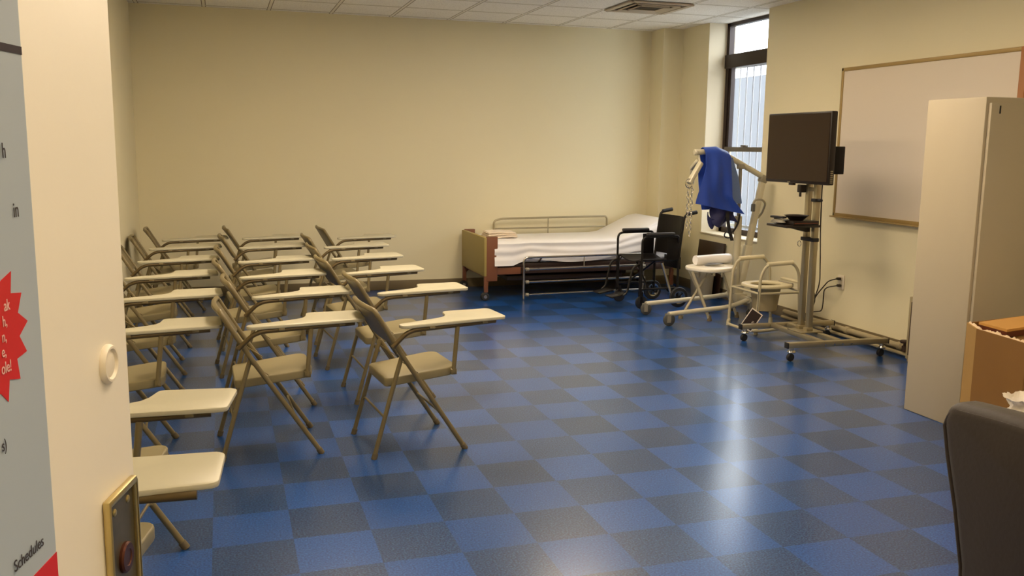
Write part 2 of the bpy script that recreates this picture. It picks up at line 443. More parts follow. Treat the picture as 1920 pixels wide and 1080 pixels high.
vt = thing('ceiling_vent', 'square white air vent with dark louvred throat in the ceiling', 'vent', (3.95, 4.2, H - .03))
vf = MB()
for k, hw in enumerate((.295, .215, .14)):
    z = H - .006 - k * .002
    for sx in (-1, 1):
        vf.box((3.95 + sx * hw, 4.2, z - .006), (.05 if k == 0 else .03, hw * 2, .012), rot=Matrix.Rotation(sx * (.0 if k == 0 else .5), 4, 'Y'))
        vf.box((3.95, 4.2 + sx * hw, z - .006), (hw * 2, .05 if k == 0 else .03, .012), rot=Matrix.Rotation(-sx * (.0 if k == 0 else .5), 4, 'X'))
vf.build('frame', M['vent'], vt, True, smooth=False)
MB().box((3.95, 4.2, H - .003), (.5, .5, .006)).build('throat', M['vent_dark'], vt, True, smooth=False)

# ------------------------------------------------------------------ open door with the poster
CX, CY = 0.0842, -3.7858
th = R(14.05); DR = V((sin(th), cos(th), 0)); DN = V((-cos(th), sin(th), 0))
def dp(u, z, off=0.0):            # point on the door face: u along it from beside the doorway, off towards the room side
    return V((CX, CY, 0)) + DR * u + DN * (.38 - off) + V((0, 0, z))
DM = Matrix((DR, V((0, 0, 1)), -DN)).transposed().to_4x4()          # local x along door, y up, z out of the face
def dmat(u, z, off=0.0):
    m = DM.copy(); m.translation = dp(u, z, off); return m
door = thing('door_1', None, None, dp(.15, 0), kind='structure')
struct('door_slab', MB().prism([(0, .008), (.909, .008), (.909, 2.08), (0, 2.08)], .044, dmat(.15, 0, -.044), .003), M['doorp'], door)
bp = MB().lathe([(0, 0), (.022, 0), (.022, .003), (.0195, .006), (.017, .006), (.015, .003), (.012, .004), (0, .005)], dp(.995, 1.30), dp(.995, 1.30, .1), 32)
struct('round_cover', bp, M['white_plastic'], door)
pl = MB()
o = [(.957, .90), (1.045, .90), (1.045, 1.155), (.957, 1.155)]; i_ = [(.964, .907), (1.041, .907), (1.041, 1.146), (.964, 1.146)]
pl.prism(o, .009, dmat(0, 0, 0), .003, holes=[i_])
lp = struct('lock_plate', pl, M['brass'], door)
struct('lock_face', MB().prism(i_, .003, dmat(0, 0, 0)), M['dull_steel'], lp)
struct('lock_cylinder', MB().lathe([(.018, 0), (.018, .003), (.016, .005), (.010, .005), (.009, .004), (0, .004)], dp(1.006, 1.070, .003), dp(1.006, 1.070, .1), 28), M['lock_brown'], lp)
for u, z in ((.983, 1.133), (1.024, 1.133), (.983, .922), (1.024, .922)):
    struct('screw', MB().lathe([(.0045, 0), (.0045, .001), (.003, .002), (0, .002)], dp(u, z, .003), dp(u, z, .1), 10), M['brass'], lp)

def text_mesh(s, size, align='RIGHT'):
    cu = bpy.data.curves.new('lettering', 'FONT'); cu.body = s; cu.size = size; cu.align_x = align; cu.extrude = 0.0002; cu.resolution_u = 6
    ob = bpy.data.objects.new('lettering', cu); COL.objects.link(ob)
    bpy.context.view_layer.update()
    me = bpy.data.meshes.new_from_object(ob.evaluated_get(bpy.context.evaluated_depsgraph_get()))
    bpy.data.objects.remove(ob); bpy.data.curves.remove(cu)
    return me
poster = thing('poster', 'grey blue printed poster with red starburst on the open door', 'poster', dp(.55, 1.2, .002))
MB().prism([(.25, .62), (.8445, .62), (.8445, 1.80), (.25, 1.80)], .0015, dmat(0, 0, .0008)).build('sheet', M['poster'], poster, True, smooth=False)
def on_poster(name, outline, m, off=.0024):
    return MB().prism(outline, .0005, dmat(0, 0, off)).build(name, m, poster, True, smooth=False)
on_poster('printed_rule', [(.60, 1.6143), (.8445, 1.6150), (.8445, 1.6218), (.60, 1.6213)], M['black_ink'])
half = [(.7639, 1.4180), (.7795, 1.4257), (.7964, 1.4307), (.793, 1.4122), (.812, 1.4098), (.8032, 1.3936), (.8197, 1.3833), (.803, 1.3729), (.8146, 1.357), (.7959, 1.3543), (.7993, 1.3358), (.7802, 1.3399), (.7759, 1.3216), (.7639, 1.332)]
on_poster('red_starburst', half + [(2 * .745 - u, z) for u, z in reversed(half)], M['red_ink'])
on_poster('red_corner', [(.70, 1.02), (.8445, 1.02), (.8445, 1.1560), (.7899, 1.1500), (.70, 1.1500)][0:2] + [(.8445, 1.1545), (.70, 1.152)], M['red_ink'])
def lettering(s, u, z, hgt, m, sx=1.0):
    me = text_mesh(s, hgt / .7)
    bm = bmesh.new(); bm.from_mesh(me); bpy.data.meshes.remove(me)
    bmesh.ops.scale(bm, vec=V((sx, 1, 1)), verts=bm.verts)
    mb = MB(); mb._merge(bm, dmat(u, z, .0034)); return mb.build('lettering', m, poster, True, smooth=False)
lettering('ak', .7888, 1.3990, .0098, M['white_ink'], .8); lettering('h,', .7821, 1.3864, .0095, M['white_ink'], .8)
lettering('n,', .7793, 1.3738, .0095, M['white_ink'], .8); lettering('e,', .7770, 1.3614, .0095, M['white_ink'], .8)
lettering('ole!', .7842, 1.3472, .0100, M['white_ink'], .8)
lettering('s)', .7660, 1.2835, .0100, M['ink'], .8); lettering('Schedules', .8190, 1.1735, .0105, M['ink'], .95)
lettering('h', .8018, 1.5263, .0130, M['ink'], .75); lettering('in', .8170, 1.4758, .0130, M['ink'], .75)

poster.location = poster.location - DR * .0055
# ------------------------------------------------------------------ tablet arm chairs
def seat_mesh():
    mb = MB()
    out = []
    x0, x1, w = -.165, .212, .19
    def corner(cx, cy, r, a0):
        return [(cx + r * cos(a0 + k * pi / 2 / 5), cy + r * sin(a0 + k * pi / 2 / 5)) for k in range(6)]
    out += corner(x1 - .06, w - .06, .06, 0) + corner(x0 + .03, w - .015 - .03, .03, pi / 2) + corner(x0 + .03, -w + .015 + .03, .03, pi) + corner(x1 - .06, -w + .06, .06, -pi / 2)
    slope = (.437 - .396) / (x1 - x0)
    m = Matrix.Translation(V((0, 0, .396 - x0 * slope - .047))) @ Matrix(((1, 0, 0, 0), (0, 1, 0, 0), (slope, 0, 1, 0), (0, 0, 0, 1)))
    mb.prism(out, .044, m, .007, 3)
    return mb
def chair_tablet():
    # outline in the chair's frame: narrow arm behind, writing leaf in front, scooped inner corner
    def arc(cx, cy, r, a0, a1, n=5): return [(cx + r * cos(a0 + (a1 - a0) * k / n), cy + r * sin(a0 + (a1 - a0) * k / n)) for k in range(n + 1)]
    o = []
    o += arc(-.070, -.225, .035, pi * .55, pi * 1.45)
    o += [(.20, -.222)]
    o += arc(.453, -.163, .028, -pi * .45, 0)
    o += arc(.446, .030, .035, 0, pi * .5)
    o += arc(.235, .032, .028, pi * .5, pi)
    o += [(.203, .005), (.196, -.035), (.178, -.075), (.140, -.105), (.09, -.128), (.03, -.150)]
    m = Matrix.Translation((0, 0, .656))
    return MB().prism(o, .017, m, .004, 2)
def make_chair():
    t = thing('tablet_arm_chair', 'x', 'chair')
    seat_mesh().build('seat', M['chair_seat'], t)
    def back(u, v):
        y = (u - .5) * .40; x = -.128 - (v * .178) * .56; z = .578 + v * .168
        b = (.012 + .030 * max(0, v - .6)) * (1 - (2 * u - 1) ** 2)
        return (x - b, y, z)
    MB().grid(back, 14, 8, .008).build('backrest', M['chair_back'], t)
    def up(s):   # side tube: front foot to the top of the back
        return [(.235, s * .225, .012), (-.090, s * .225, .516), (-.127, s * .223, .578), (-.212, s * .220, .725)]
    top = [(-.125, -.223, .575), (-.212, -.220, .725), (-.224, -.205, .747), (-.240, -.10, .751), (-.245, 0, .752), (-.240, .10, .751), (-.224, .205, .747), (-.212, .220, .725), (-.125, .223, .575)]
    MB().tube(fillet(top, .03), .0125, 10).build('back_frame', M['chair_metal'], t)
    for s in (-1, 1):
        g = MB().tube(fillet(up(s)[:3], .05), .0125, 10).build('leg', M['chair_metal'], t)
        MB().tube([(.243, s * .225, .0), (.226, s * .225, .026)], .0155, 10).build('rubber_foot', M['rubber'], g)
        g = MB().tube([(-.235, s * .215, .012), (-.152, s * .212, .30), (-.088, s * .208, .512)], .0115, 10).build('leg', M['chair_metal'], t)
        MB().tube([(-.238, s * .215, .0), (-.229, s * .215, .028)], .0145, 10).build('rubber_foot', M['rubber'], g)
        MB().bar((-.092, s * .203, .485), (-.005, s * .203, .418), .014, .004, 0).build('seat_link', M['chair_metal'], t)
    MB().tube(fillet([(-.185, -.213, .185), (-.178, -.19, .205), (-.178, .19, .205), (-.185, .213, .185)], .03), .006, 8).build('stretcher', M['chair_metal'], t)
    MB().tube(fillet([(.128, -.225, .178), (.118, -.20, .196), (.118, .20, .196), (.128, .225, .178)], .03), .006, 8).build('stretcher', M['chair_metal'], t)
    MB().tube(fillet([(-.147, -.246, .566), (-.078, -.245, .630), (-.035, -.242, .645), (.425, -.167, .648)], .025), .0115, 10).build('arm_rail', M['rail_shaded'], t)
    post = MB().tube([(.180, -.213, .405), (.205, -.205, .640)], .0115, 10)
    post.box((.182, -.207, .410), (.03, .026, .03), .004)
    post.build('arm_post', M['chair_metal'], t)
    tb = chair_tablet().build('writing_tablet', M['tablet'], t)
    for x, y in ((.06, -.228), (.36, -.178)): MB().box((x, y, .650), (.030, .034, .013), .003).build('clamp', M['chair_metal'], tb)
    return t
def copy_tree(o, parent=None):
    c = o.copy(); COL.objects.link(c)
    if parent is not None: c.parent = parent
    for ch in list(o.children): copy_tree(ch, c)
    return c
ORD = ['nearest the camera', 'second from the camera', 'third from the camera', 'fourth from the camera', 'third from the back wall', 'second from the back wall', 'closest to the back wall']
CH = {
 'bed': ('in the line beside the open floor', [(.971, .761, .096), (1.033, 1.745, .061), (.950, 2.645, .09), (.958, 3.474, .072), (.988, 4.299, .07), (1.194, 5.067, .074)]),
 'mid': ('in the middle line', [(.270, .905, .03), (.312, 1.775, .074), (.258, 2.60, .073), (.266, 3.427, .073), (.291, 4.40, .074), (.331, 5.20, .085)]),
 'door': ('in the line beside the door', [(-.378, -1.17, -.24), (-.37, -.46, -.16), (-.425, .905, .03), (-.420, 1.857, .05), (-.450, 2.729, .07), (-.442, 3.595, .07), (-.425, 4.468, .076), (-.365, 5.2, .079)]),
}
NTH = ['', 'second', 'third', 'fourth', 'fifth', 'sixth', 'seventh', 'eighth']
proto = make_chair(); first = True
for key, (where, lst) in CH.items():
    n = len(lst)
    for k, (x, y, a) in enumerate(lst):
        c = proto if first else copy_tree(proto); first = False
        c.location = (x, y, 0); c.rotation_euler = (0, 0, a)
        if k == 0: pos = 'closest to the camera'
        elif k == n - 1: pos = 'closest to the back wall'
        elif k < n / 2: pos = NTH[k] + ' from the camera'
        else: pos = NTH[n - 1 - k] + ' from the back wall'
        if key == 'door' and k == 0:      # the writing leaf of this one sits turned on its post
            p_ = Matrix.Translation((.205, -.205, 0))
            for ch in c.children:
                if ch.name.startswith('writing_tablet'): ch.matrix_basis = p_ @ Matrix.Rotation(.16, 4, 'Z') @ p_.inverted()
        tag(c, f'beige folding tablet-arm chair {where}, {pos}', 'chair', 'folding tablet-arm chairs in three lines')

# ------------------------------------------------------------------ whiteboard
wb = thing('whiteboard', 'large whiteboard in a tan frame mounted on the cream wall', 'whiteboard', (XR, 1.81, .99))
y0, y1, z0, z1 = .905, 2.712, .992, 2.214
MB().box2((XR - .014, y0 + .02, z0 + .02), (XR - .002, y1 - .02, z1 - .02)).build('board', M['board'], wb, True, smooth=False)
for lo, hi in (((XR - .022, y0, z1 - .028), (XR - .001, y1, z1)), ((XR - .022, y0, z0), (XR - .001, y1, z0 + .03)), ((XR - .022, y1 - .026, z0), (XR - .001, y1, z1))):
    MB().box2(lo, hi, .004).build('frame_rail', M['board_frame'], wb, True)
e = MB().box2((XR - .024, y0 - .03, z0), (XR - .001, y0 + .02, z1), .004).build('frame_rail', M['board_orange'], wb, True); e['label'] = 'orange brown end rail'
MB().box2((XR - .06, y0 + .05, z0 - .006), (XR - .001, y1 - .01, z0 + .006), .003).build('pen_tray', M['board_frame'], wb, True)

# ------------------------------------------------------------------ cabinet at the right
cab = thing('storage_cabinet', 'tall cream metal storage cabinet standing side-on to the room', 'cabinet', (4.45, .32, 0))
MB().box2((3.97, .125, .0), (4.90, .548, 1.832), .006).build('body', M['cabinet'], cab, True)
for x0_, x1_ in ((3.985, 4.432), (4.438, 4.885)):
    d = MB().box2((x0_, .102, .06), (x1_, .124, 1.80), .006).build('cabinet_door', M['cabinet'], cab, True)
    MB().box(((x0_ + .058) if x0_ < 4.2 else x1_ - .058, .101, 1.765), (.008, .004, .042), .001).build('keyhole_slot', M['black_rubber'], d, True)

# ------------------------------------------------------------------ cardboard carton, board, bag, armchair
cart = thing('cardboard_carton', 'tall open brown cardboard carton with a torn pale rim', 'box', (3.8, -.5, 0))
foot = [(3.645, -.205), (3.562, -.350), (3.512, -.69), (4.05, -.80), (4.14, -.12)]
zt = .69
def shrink(ps, d):
    cx = sum(p[0] for p in ps) / len(ps); cy = sum(p[1] for p in ps) / len(ps)
    return [(cx + (x - cx) * (1 - d), cy + (y - cy) * (1 - d)) for x, y in ps]
inn = shrink(foot, .03)
names = ['pale', 'big', 'a', 'b', 'c']
pb = MB(); pl2 = MB()
for k in range(5):
    a, b = foot[k], foot[(k + 1) % 5]; ai, bi = inn[k], inn[(k + 1) % 5]
    (pl2 if k == 0 else pb).prism([a, b, bi, ai], zt, Matrix.Translation((0, 0, .0)))
pb.build('carton_wall', M['cardboard'], cart, True, smooth=False)
w_ = pl2.build('carton_wall', M['cardboard_lit'], cart, True, smooth=False); w_['label'] = 'corner panel coloured as lit'
MB().prism(inn, .03, Matrix.Translation((0, 0, .638))).build('inner_flap', M['cardboard'], cart, True, smooth=False)
rim_path = []
for k in (0, 1, 2):
    a, b = V((*foot[k], 0)), V((*foot[(k + 1) % 5], 0))
    n_ = 34 if k else 14
    rim_path += [a.lerp(b, t / n_) for t in range(n_ + (k == 2))]
tops = [zt + max(.001, random.gauss(.007, .005)) for _ in rim_path]
cen = V((3.8, -.48, 0))
def rimf(u, v):
    i = min(int(round(u * (len(rim_path) - 1))), len(rim_path) - 1); p = rim_path[i] + (cen - rim_path[i]).normalized() * (.004 + .006 * v)
    return (p.x, p.y, lerp(zt - .012, tops[i], v))
MB().grid(rimf, len(rim_path) - 1, 2, .006).build('torn_rim', M['torn'], cart, True, smooth=False)
wbd = thing('wooden_board', 'flat tan wooden board with dark edges lying in the top of the carton', 'board', (3.8, -.35, .66))
ang = math.atan2(.035, .168); c_, s_ = cos(ang), sin(ang)
B0 = V((3.612, -.482, 0)); ex = V((c_, s_, 0)); ey = V((.10, .995, 0)).normalized()
ol = [B0, B0 + ex * .46, B0 + ex * .46 + ey * .190, B0 + ey * .190]
MB().prism([(p.x, p.y) for p in ol], .012, Matrix.Translation((0, 0, .698))).build('veneer_top', M['wood'], wbd, True, smooth=False)
MB().prism([(p.x, p.y) for p in ol], .027, Matrix.Translation((0, 0, .671))).build('dark_edge', M['wood_dark'], wbd, True, smooth=False)

bagmb = MB()
def bagf(u, v):
    a = 2 * pi * u; prof_ = [(0, .02), (.04, .15), (.20, .185), (.45, .19), (.68, .165), (.82, .11), (.88, .055), (.93, .045), (1, .085)]
    for (v0, r0), (v1, r1) in zip(prof_, prof_[1:]):
        if v <= v1: r = lerp(r0, r1, (v - v0) / (v1 - v0)); break
    p = V((cos(a) * r, sin(a) * r, .54 * v)); n_ = noise.noise_vector(p * 13) * .020 + noise.noise_vector(p * 31 + V((3, 1, 7))) * .013
    crease = abs(noise.noise(V((cos(a) * 2.2, sin(a) * 2.2, 3 * v)) * 2.1)) * .05
    p = p + n_ - V((cos(a), sin(a), 0)) * crease * min(1, r * 8)
    return (3.22 + p.x, -.97 + p.y, max(.001 if v < .03 else .004, p.z))
bagmb.grid(bagf, 64, 40, closed_u=True)
tag(bagmb.build('plastic_bag', M['bag']), 'crumpled white plastic bag on the floor between black armchair and carton', 'bag')

ac = thing('armchair', 'black upholstered armchair with rounded back in the near corner', 'armchair', (2.2, -2.2, 0))
# local build in world coordinates: the back faces the room, its near end cut by the frame
def back_outline():
    yl = -1.885; pts = []
    L = [(-2.19, .30), (-1.985, .30), (-1.972, .45), (-1.935, .60), (-1.892, .74), (-1.872, .825)]
    pts = L + [(-1.876 - .05 * (1 - cos(t)), .83 + .05 * sin(t)) for t in [pi / 2 * k / 6 for k in range(1, 7)]]
    pts += [(-2.05, .889), (-2.19, .894)]
    mir = [(-4.38 - y, z) for y, z in reversed(pts[1:-1])]
    return pts[1:-1] + [(-2.19, .894)] + mir
def curve_back(mb_, x):   # outline in (y, z) extruded along +x
    m = Matrix(((0, 0, 1, x), (1, 0, 0, 0), (0, 1, 0, 0), (0, 0, 0, 1)))
    return m
o_ = back_outline()
MB().prism(o_, .105, curve_back(None, 1.925), .032, 4).build('backrest', M['armchair'], ac, True)
piping = MB().tube([(1.932, y, z) for y, z in [((y + 2.19) * .965 - 2.19, .3 + (z - .3) * .965) for y, z in o_]], .005, 8, closed=True)
piping.build('piping', M['armchair'], ac, True)
sb = MB().box((2.29, -2.19, .40), (.56, .44, .14), .04, seg=3); sb.build('seat', M['armchair'], ac, True)
MB().box((2.25, -2.19, .31), (.52, .46, .05), .01).build('seat_base', M['black_vinyl'], ac, True)
for s in (-1, 1):
    a_ = MB().box((2.24, -2.19 + s * .262, .60), (.50, .075, .07), .03, seg=3)
    a_.box((2.42, -2.19 + s * .262, .45), (.06, .05, .28), .01)
    a_.build('armrest', M['armchair'], ac, True)
    for x in (2.03, 2.47):
        MB().cyl((x, -2.19 + s * .20, 0), (x, -2.19 + s * .20, .29), .017, .024, 14).build('leg', M['black_metal'], ac, True)
    MB().lathe([(0, 0), (.010, 0), (.013, .012), (.010, .026), (0, .028)], (1.975, -2.19 + s * .240, .575), (1.975, -2.19 + s * .40, .57), 14).build('knob', M['black_metal'], ac, True)

# ------------------------------------------------------------------ bed
bed = thing('hospital_bed', 'hospital bed with white sheet, brown footboard and raised head end', 'bed', (3.6, 5.3, 0))
by0, by1 = 4.87, 5.76
fb = MB().box2((2.56, by0, .25), (2.60, by1, .64), .004).build('footboard', M['bed_panel'], bed, True)
fr = MB()
fr.box2((2.585, by0 - .002, .20), (2.70, by0 + .035, .648), .004); fr.box2((2.585, by1 - .033, .20), (2.70, by1 + .002, .648), .004)
fr.box2((2.60, by0 + .03, .22), (2.64, by1 - .03, .60), .004)
fr.build('footboard_frame', M['bed_brown'], fb, True)
for y in (by0 + .02, by1 - .02):
    lg = MB().box2((2.565, y - .016, .085), (2.605, y + .016, .30), .004)
    lg.prism([(0, 0), (.09, .10), (.09, .14), (0, .14)], .012, Matrix(((1, 0, 0, 2.60), (0, 0, 1, y - .006), (0, 1, 0, .17), (0, 0, 0, 1))))
    lgo = lg.build('leg', M['bed_brown'], bed, True)
    c = MB().cyl((2.575, y - .028, .042), (2.575, y - .008, .042), .042, bevel=.006); c.cyl((2.575, y + .008, .042), (2.575, y + .028, .042), .042, bevel=.006)
    c.build('caster', M['black_rubber'], lgo, True)
    h = MB().cyl((2.575, y - .031, .042), (2.575, y + .031, .042), .018, bevel=.002); h.build('caster_hub', M['chrome'], lgo, True)
for y in (by0 + .06, by1 - .06):
    lg = MB().box2((4.66, y - .016, .085), (4.70, y + .016, .62), .004).build('leg', M['bed_brown'], bed, True)
    c = MB().cyl((4.68, y - .028, .042), (4.68, y - .008, .042), .042, bevel=.006); c.cyl((4.68, y + .008, .042), (4.68, y + .028, .042), .042, bevel=.006)
    c.build('caster', M['black_rubber'], lg, True)
MB().box2((4.69, by0 + .03, .25), (4.725, 5.50, .78), .006).build('headboard', M['bed_panel'], bed, True)
bf = MB()
for y in (by0 + .02, by1 - .05): bf.box2((2.66, y, .265), (4.66, y + .03, .33), .004)
for x in (2.75, 3.4, 4.1): bf.box2((x, by0 + .05, .27), (x + .04, by1 - .05, .30))
bf.build('bed_frame', M['bed_dark'], bed, True)  # brown beam coloured dark for the shade under the bed
MB().box2((2.66, by0 + .012, .262), (2.95, by0 + .019, .333), .002).build('brown_beam_end', M['bed_brown'], bed, True)  # end of the beam left brown, outside the painted shade
dk = MB().box2((2.68, by0 + .03, .33), (4.66, by1 - .02, .37), .004)
dk.box((3.5, 5.3, .20), (1.3, .55, .05), .01); dk.cyl((3.0, 5.3, .2), (4.3, 5.3, .2), .03)
dk.build('spring_deck', M['bed_dark'], bed, True)
# mattress: profile along x with raised head
prof = [(2.665, .375), (4.655, .375), (4.665, .72), (4.655, .785), (4.60, .80), (4.50, .785), (4.36, .72), (4.22, .655), (4.12, .61), (4.02, .597), (3.4, .592), (2.72, .598), (2.675, .585), (2.665, .55)]
mm = Matrix(((1, 0, 0, 0), (0, 0, -1, by1 - .035), (0, 1, 0, 0), (0, 0, 0, 1)))
mat_o = MB().prism(prof, by1 - .035 - (by0 + .03), mm, .03, 3).build('mattress', M['sheet'], bed, True)
def drape(u, v):
    x = 2.668 + u * 1.965
    top = .594 + .0 * u
    if x > 4.05: top = .60 + (x - 4.05) / .55 * .19
    bot = .345 + .07 * max(0, min(1, (u - .10) / .09)) - .045 * sin(pi * max(0, min(1, (u - .19) / .5))) + .05 * max(0, min(1, (u - .62) / .2))
    wv = .013 * sin(17 * v - 2.5 * u) * v * (1 - v) * 2 + .010 * sin(13 * u + 2 * v) * v + .006 * sin(37 * u) * v + .006 * sin(5 * u + 6 * v)
    y = by0 + .022 - .028 * v ** .6 * (1 - .3 * u) - wv * .8
    if v < .15: y = by0 + .022 + (1 - v / .15) ** 2 * .10
    z = top + .006 - (v ** 1.15) * (top - bot) if v >= .15 else top + .006 - (v / .15) ** 2 * (.15 ** 1.15) * (top - bot)
    return (x, y, z)
MB().grid(drape, 70, 18, .004).build('hanging_sheet', M['sheet'], bed, True)
def corner_fold(u, v):
    return (2.655 - .010 * sin(3 * v) + .015 * u, by0 + .005 + .30 * u, .60 - v * (.25 - .02 * u) + .0)
MB().grid(corner_fold, 6, 8, .004).build('sheet_corner', M['sheet'], bed, True)
# lowered chrome side rail, near side
sr = MB(); ry = by0 - .045
sr.tube(fillet([(2.965, ry, .0 + .012), (2.965, ry, .435), (4.30, ry, .445), (4.30, ry, .02)], .05), .012, 10)
sro = sr.build('side_rail', M['chrome'], bed, True)
for z in (.315, .185, .055):
    MB().cyl((2.975, ry, z), (4.29, ry, z + .012), .0115, seg=10).build('rail_bar', M['chrome'], sro, True)
    c = MB()
    for x in (2.985, 4.28): c.cyl((x, ry, z), (x + .035, ry, z), .018, bevel=.004)
    c.build('collar', M['lift_grey'], sro, True)
MB().cyl((3.62, ry, .32), (3.62, ry, .44), .005, seg=8).build('rail_pin', M['lift_grey'], sro, True)
for x in (3.15, 4.05): MB().bar((x, ry, .43), (x, by0 + .06, .36), .02, .008, 0).build('rail_arm', M['chrome'], bed, True)
# raised far rail
ry2 = by1 - .02
sr2 = MB().tube(fillet([(2.915, ry2, .36), (2.915, ry2, .735), (3.0, ry2, .757), (4.262, ry2, .772), (4.262, ry2, .36)], .04), .011, 10).build('side_rail', M['alu'], bed, True)
MB().cyl((2.92, ry2, .648), (4.26, ry2, .655), .009, seg=10).build('rail_bar', M['alu'], sr2, True)
MB().cyl((3.55, ry2, .36), (3.55, ry2, .76), .007, seg=8).build('rail_pin', M['alu'], sr2, True)

tw = MB()
def fold(u, v, z, h):
    return None
for k in range(3):
    z = .603 + k * .021
    t_ = bmesh.new(); bmesh.ops.create_cube(t_, size=1)
    bmesh.ops.scale(t_, vec=(.33 - k * .012, .26 - k * .008, .020), verts=t_.verts)
    bmesh.ops.bevel(t_, geom=t_.edges[:], offset=.009, segments=3, affect='EDGES')
    bmesh.ops.subdivide_edges(t_, edges=[e for e in t_.edges if e.calc_length() > .15], cuts=5, use_grid_fill=True)
    for v_ in t_.verts: v_.co.z += .004 * sin(18 * v_.co.x + k) + .003 * sin(25 * v_.co.y)
    tw._merge(t_, Matrix.Translation((2.84, 5.28, z + .012)) @ Matrix.Rotation(.05 - .04 * k, 4, 'Z'))
tag(tw.build('folded_towel', M['towel']), 'folded white towel lying on the foot end of the bed', 'towel')

# ------------------------------------------------------------------ wheelchair (transport chair)
wc = thing('wheelchair', 'black transport wheelchair standing in front of the bed', 'wheelchair', (4.10, 4.31, 0), R(184))
def slab(fn, nu, nv, th_): return MB().grid(fn, nu, nv, th_)
slab(lambda u, v: (.21 - v * .41, (u - .5) * .42, .485 - .035 * (1 - (2 * u - 1) ** 2) - .01 * v), 12, 6, .012).build('seat', M['black_vinyl'], wc)
slab(lambda u, v: (-.205 - v * .045 - .03 * (1 - (2 * u - 1) ** 2), (u - .5) * .42, .50 + v * .385), 12, 8, .012).build('backrest', M['black_vinyl'], wc)
for s in (-1, 1):
    y = s * .225
    fr = MB().tube(fillet([(-.20, y, .10), (-.20, y, .46), (-.215, y, .62), (-.25, y, .905), (-.37, y, .925)], .05), .0125, 10)
    fr.tube([(-.20, y, .47), (.22, y, .475)], .0125, 10); fr.tube([(-.20, y, .19), (.22, y, .19)], .011, 10)
    fro = fr.build('side_frame', M['black_metal'], wc)
    MB().tube([(-.275, y, .910), (-.385, y, .928)], .019, 12).build('push_grip', M['black_rubber'], fro)
    MB().tube(fillet([(.22, s * .245, .12), (.22, s * .245, .70), (-.18, s * .245, .705), (-.19, s * .245, .64)], .06), .0115, 10).build('arm_frame', M['black_metal'], wc)
    MB().box((.02, s * .245, .725), (.30, .05, .034), .014, seg=3).build('armrest', M['arm_pad'], wc)
    MB().box((-.125, s * .236, .575), (.13, .006, .22), .002).build('side_panel', M['black_vinyl'], wc)
    fk = MB().tube([(.22, y, .475), (.22, y, .15)], .014, 10); fk.box((.21, y + .022, .115), (.03, .005, .11)); fk.box((.21, y - .022, .115), (.03, .005, .11))
    fko = fk.build('caster_fork', M['black_metal'], wc)
    MB().lathe([(0, 0), (.05, 0), (.062, .004), (.064, .014), (.062, .024), (.05, .028), (0, .028)], (.20, y - .014, .064), (.20, y + .02, .064), 28).build('caster_wheel', M['black_rubber'], fko)
    wl = MB().lathe([(.055, 0), (.094, 0), (.10, .006), (.10, .024), (.094, .030), (.055, .030), (.055, 0)], (-.20, y + s * .024 - .015, .10), (-.20, y + s * .024 + .02, .10), 32).build('rear_wheel', M['black_rubber'], wc)
    MB().lathe([(.054, -.004), (.066, -.006), (.066, .036), (.054, .034), (.054, -.004)], (-.20, y + s * .024 - .015, .10), (-.20, y + s * .024 + .02, .10), 32).build('wheel_rim', M['chrome'], wl)
    hb = MB().cyl((-.20, y + s * .024 - .018, .10), (-.20, y + s * .024 + .018, .10), .016)
    for k in range(5):
        a = 2 * pi * k / 5; hb.tube([(-.20, y + s * .024, .10), (-.20 + .056 * cos(a), y + s * .024, .10 + .056 * sin(a))], .006, 6)
    hb.build('wheel_hub', M['black_metal'], wl)
    MB().tube(fillet([(.21, y, .44), (.30, y, .42), (.36, y, .17), (.40, y, .14)], .05), .011, 10).build('legrest', M['black_metal'], wc)
    MB().box((.43, s * .135, .135), (.16, .15, .014), .005, Matrix.Rotation(.18, 4, 'Y')).build('footplate', M['black_metal'], wc)
br = MB().tube([(.12, -.22, .19), (.05, .22, .47)], .010, 10); br.tube([(.12, .22, .19), (.05, -.22, .47)], .010, 10)
br.build('cross_brace', M['black_metal'], wc)
MB().tube([(-.03, .20, .44), (-.12, .235, .14)], .014, 10).build('brake_lever', M['chrome'], wc)
MB().box((-.27, .0, .42), (.012, .30, .12), .005).build('rear_pocket', M['black_vinyl'], wc)

# ------------------------------------------------------------------ patient lift and sling
lf = thing('patient_lift', 'cream patient lift with long caster legs below the window', 'patient lift', (4.65, 3.58, 0))
def L(a, b, r, name='leg', m='lift', par=None): return MB().tube(a if b is None else [a, b], r, 14).build(name, M[m], par or lf, True)
for p0, p1, p2 in (((3.78, 3.24), (4.45, 3.33), (4.68, 3.42)), ((3.82, 3.78), (4.42, 3.83), (4.66, 3.74))):
    g = MB().tube(fillet([(*p0, .105), (*p1, .125), (*p2, .165)], .15), .022, 14).build('leg', M['lift'], lf, True)
    ck = MB().cyl((p0[0] - .0, p0[1], .10), (p0[0], p0[1], .085), .02)
    ck.box((p0[0] - .006, p0[1] + .024, .07), (.035, .005, .075)); ck.box((p0[0] - .006, p0[1] - .024, .07), (.035, .005, .075))
    ck.build('caster_fork', M['lift_grey'], g, True)
    MB().lathe([(.012, -.001), (.046, 0), (.054, .006), (.055, .015), (.054, .024), (.046, .030), (.012, .031)], (p0[0] + .005, p0[1] - .015, .055), (p0[0] + .005, p0[1] + .02, .055), 30).build('caster_wheel', M['grey_rubber'], g, True)
    MB().cyl((p0[0] + .005, p0[1] - .024, .055), (p0[0] + .005, p0[1] + .024, .055), .010).build('axle', M['chrome'], g, True)
cb_ = MB().tube([(4.68, 3.40, .165), (4.67, 3.76, .165)], .03, 14); cb_.box((4.68, 3.59, .165), (.12, .16, .09), .015)
cbo = cb_.build('base_crossbar', M['lift'], lf, True)
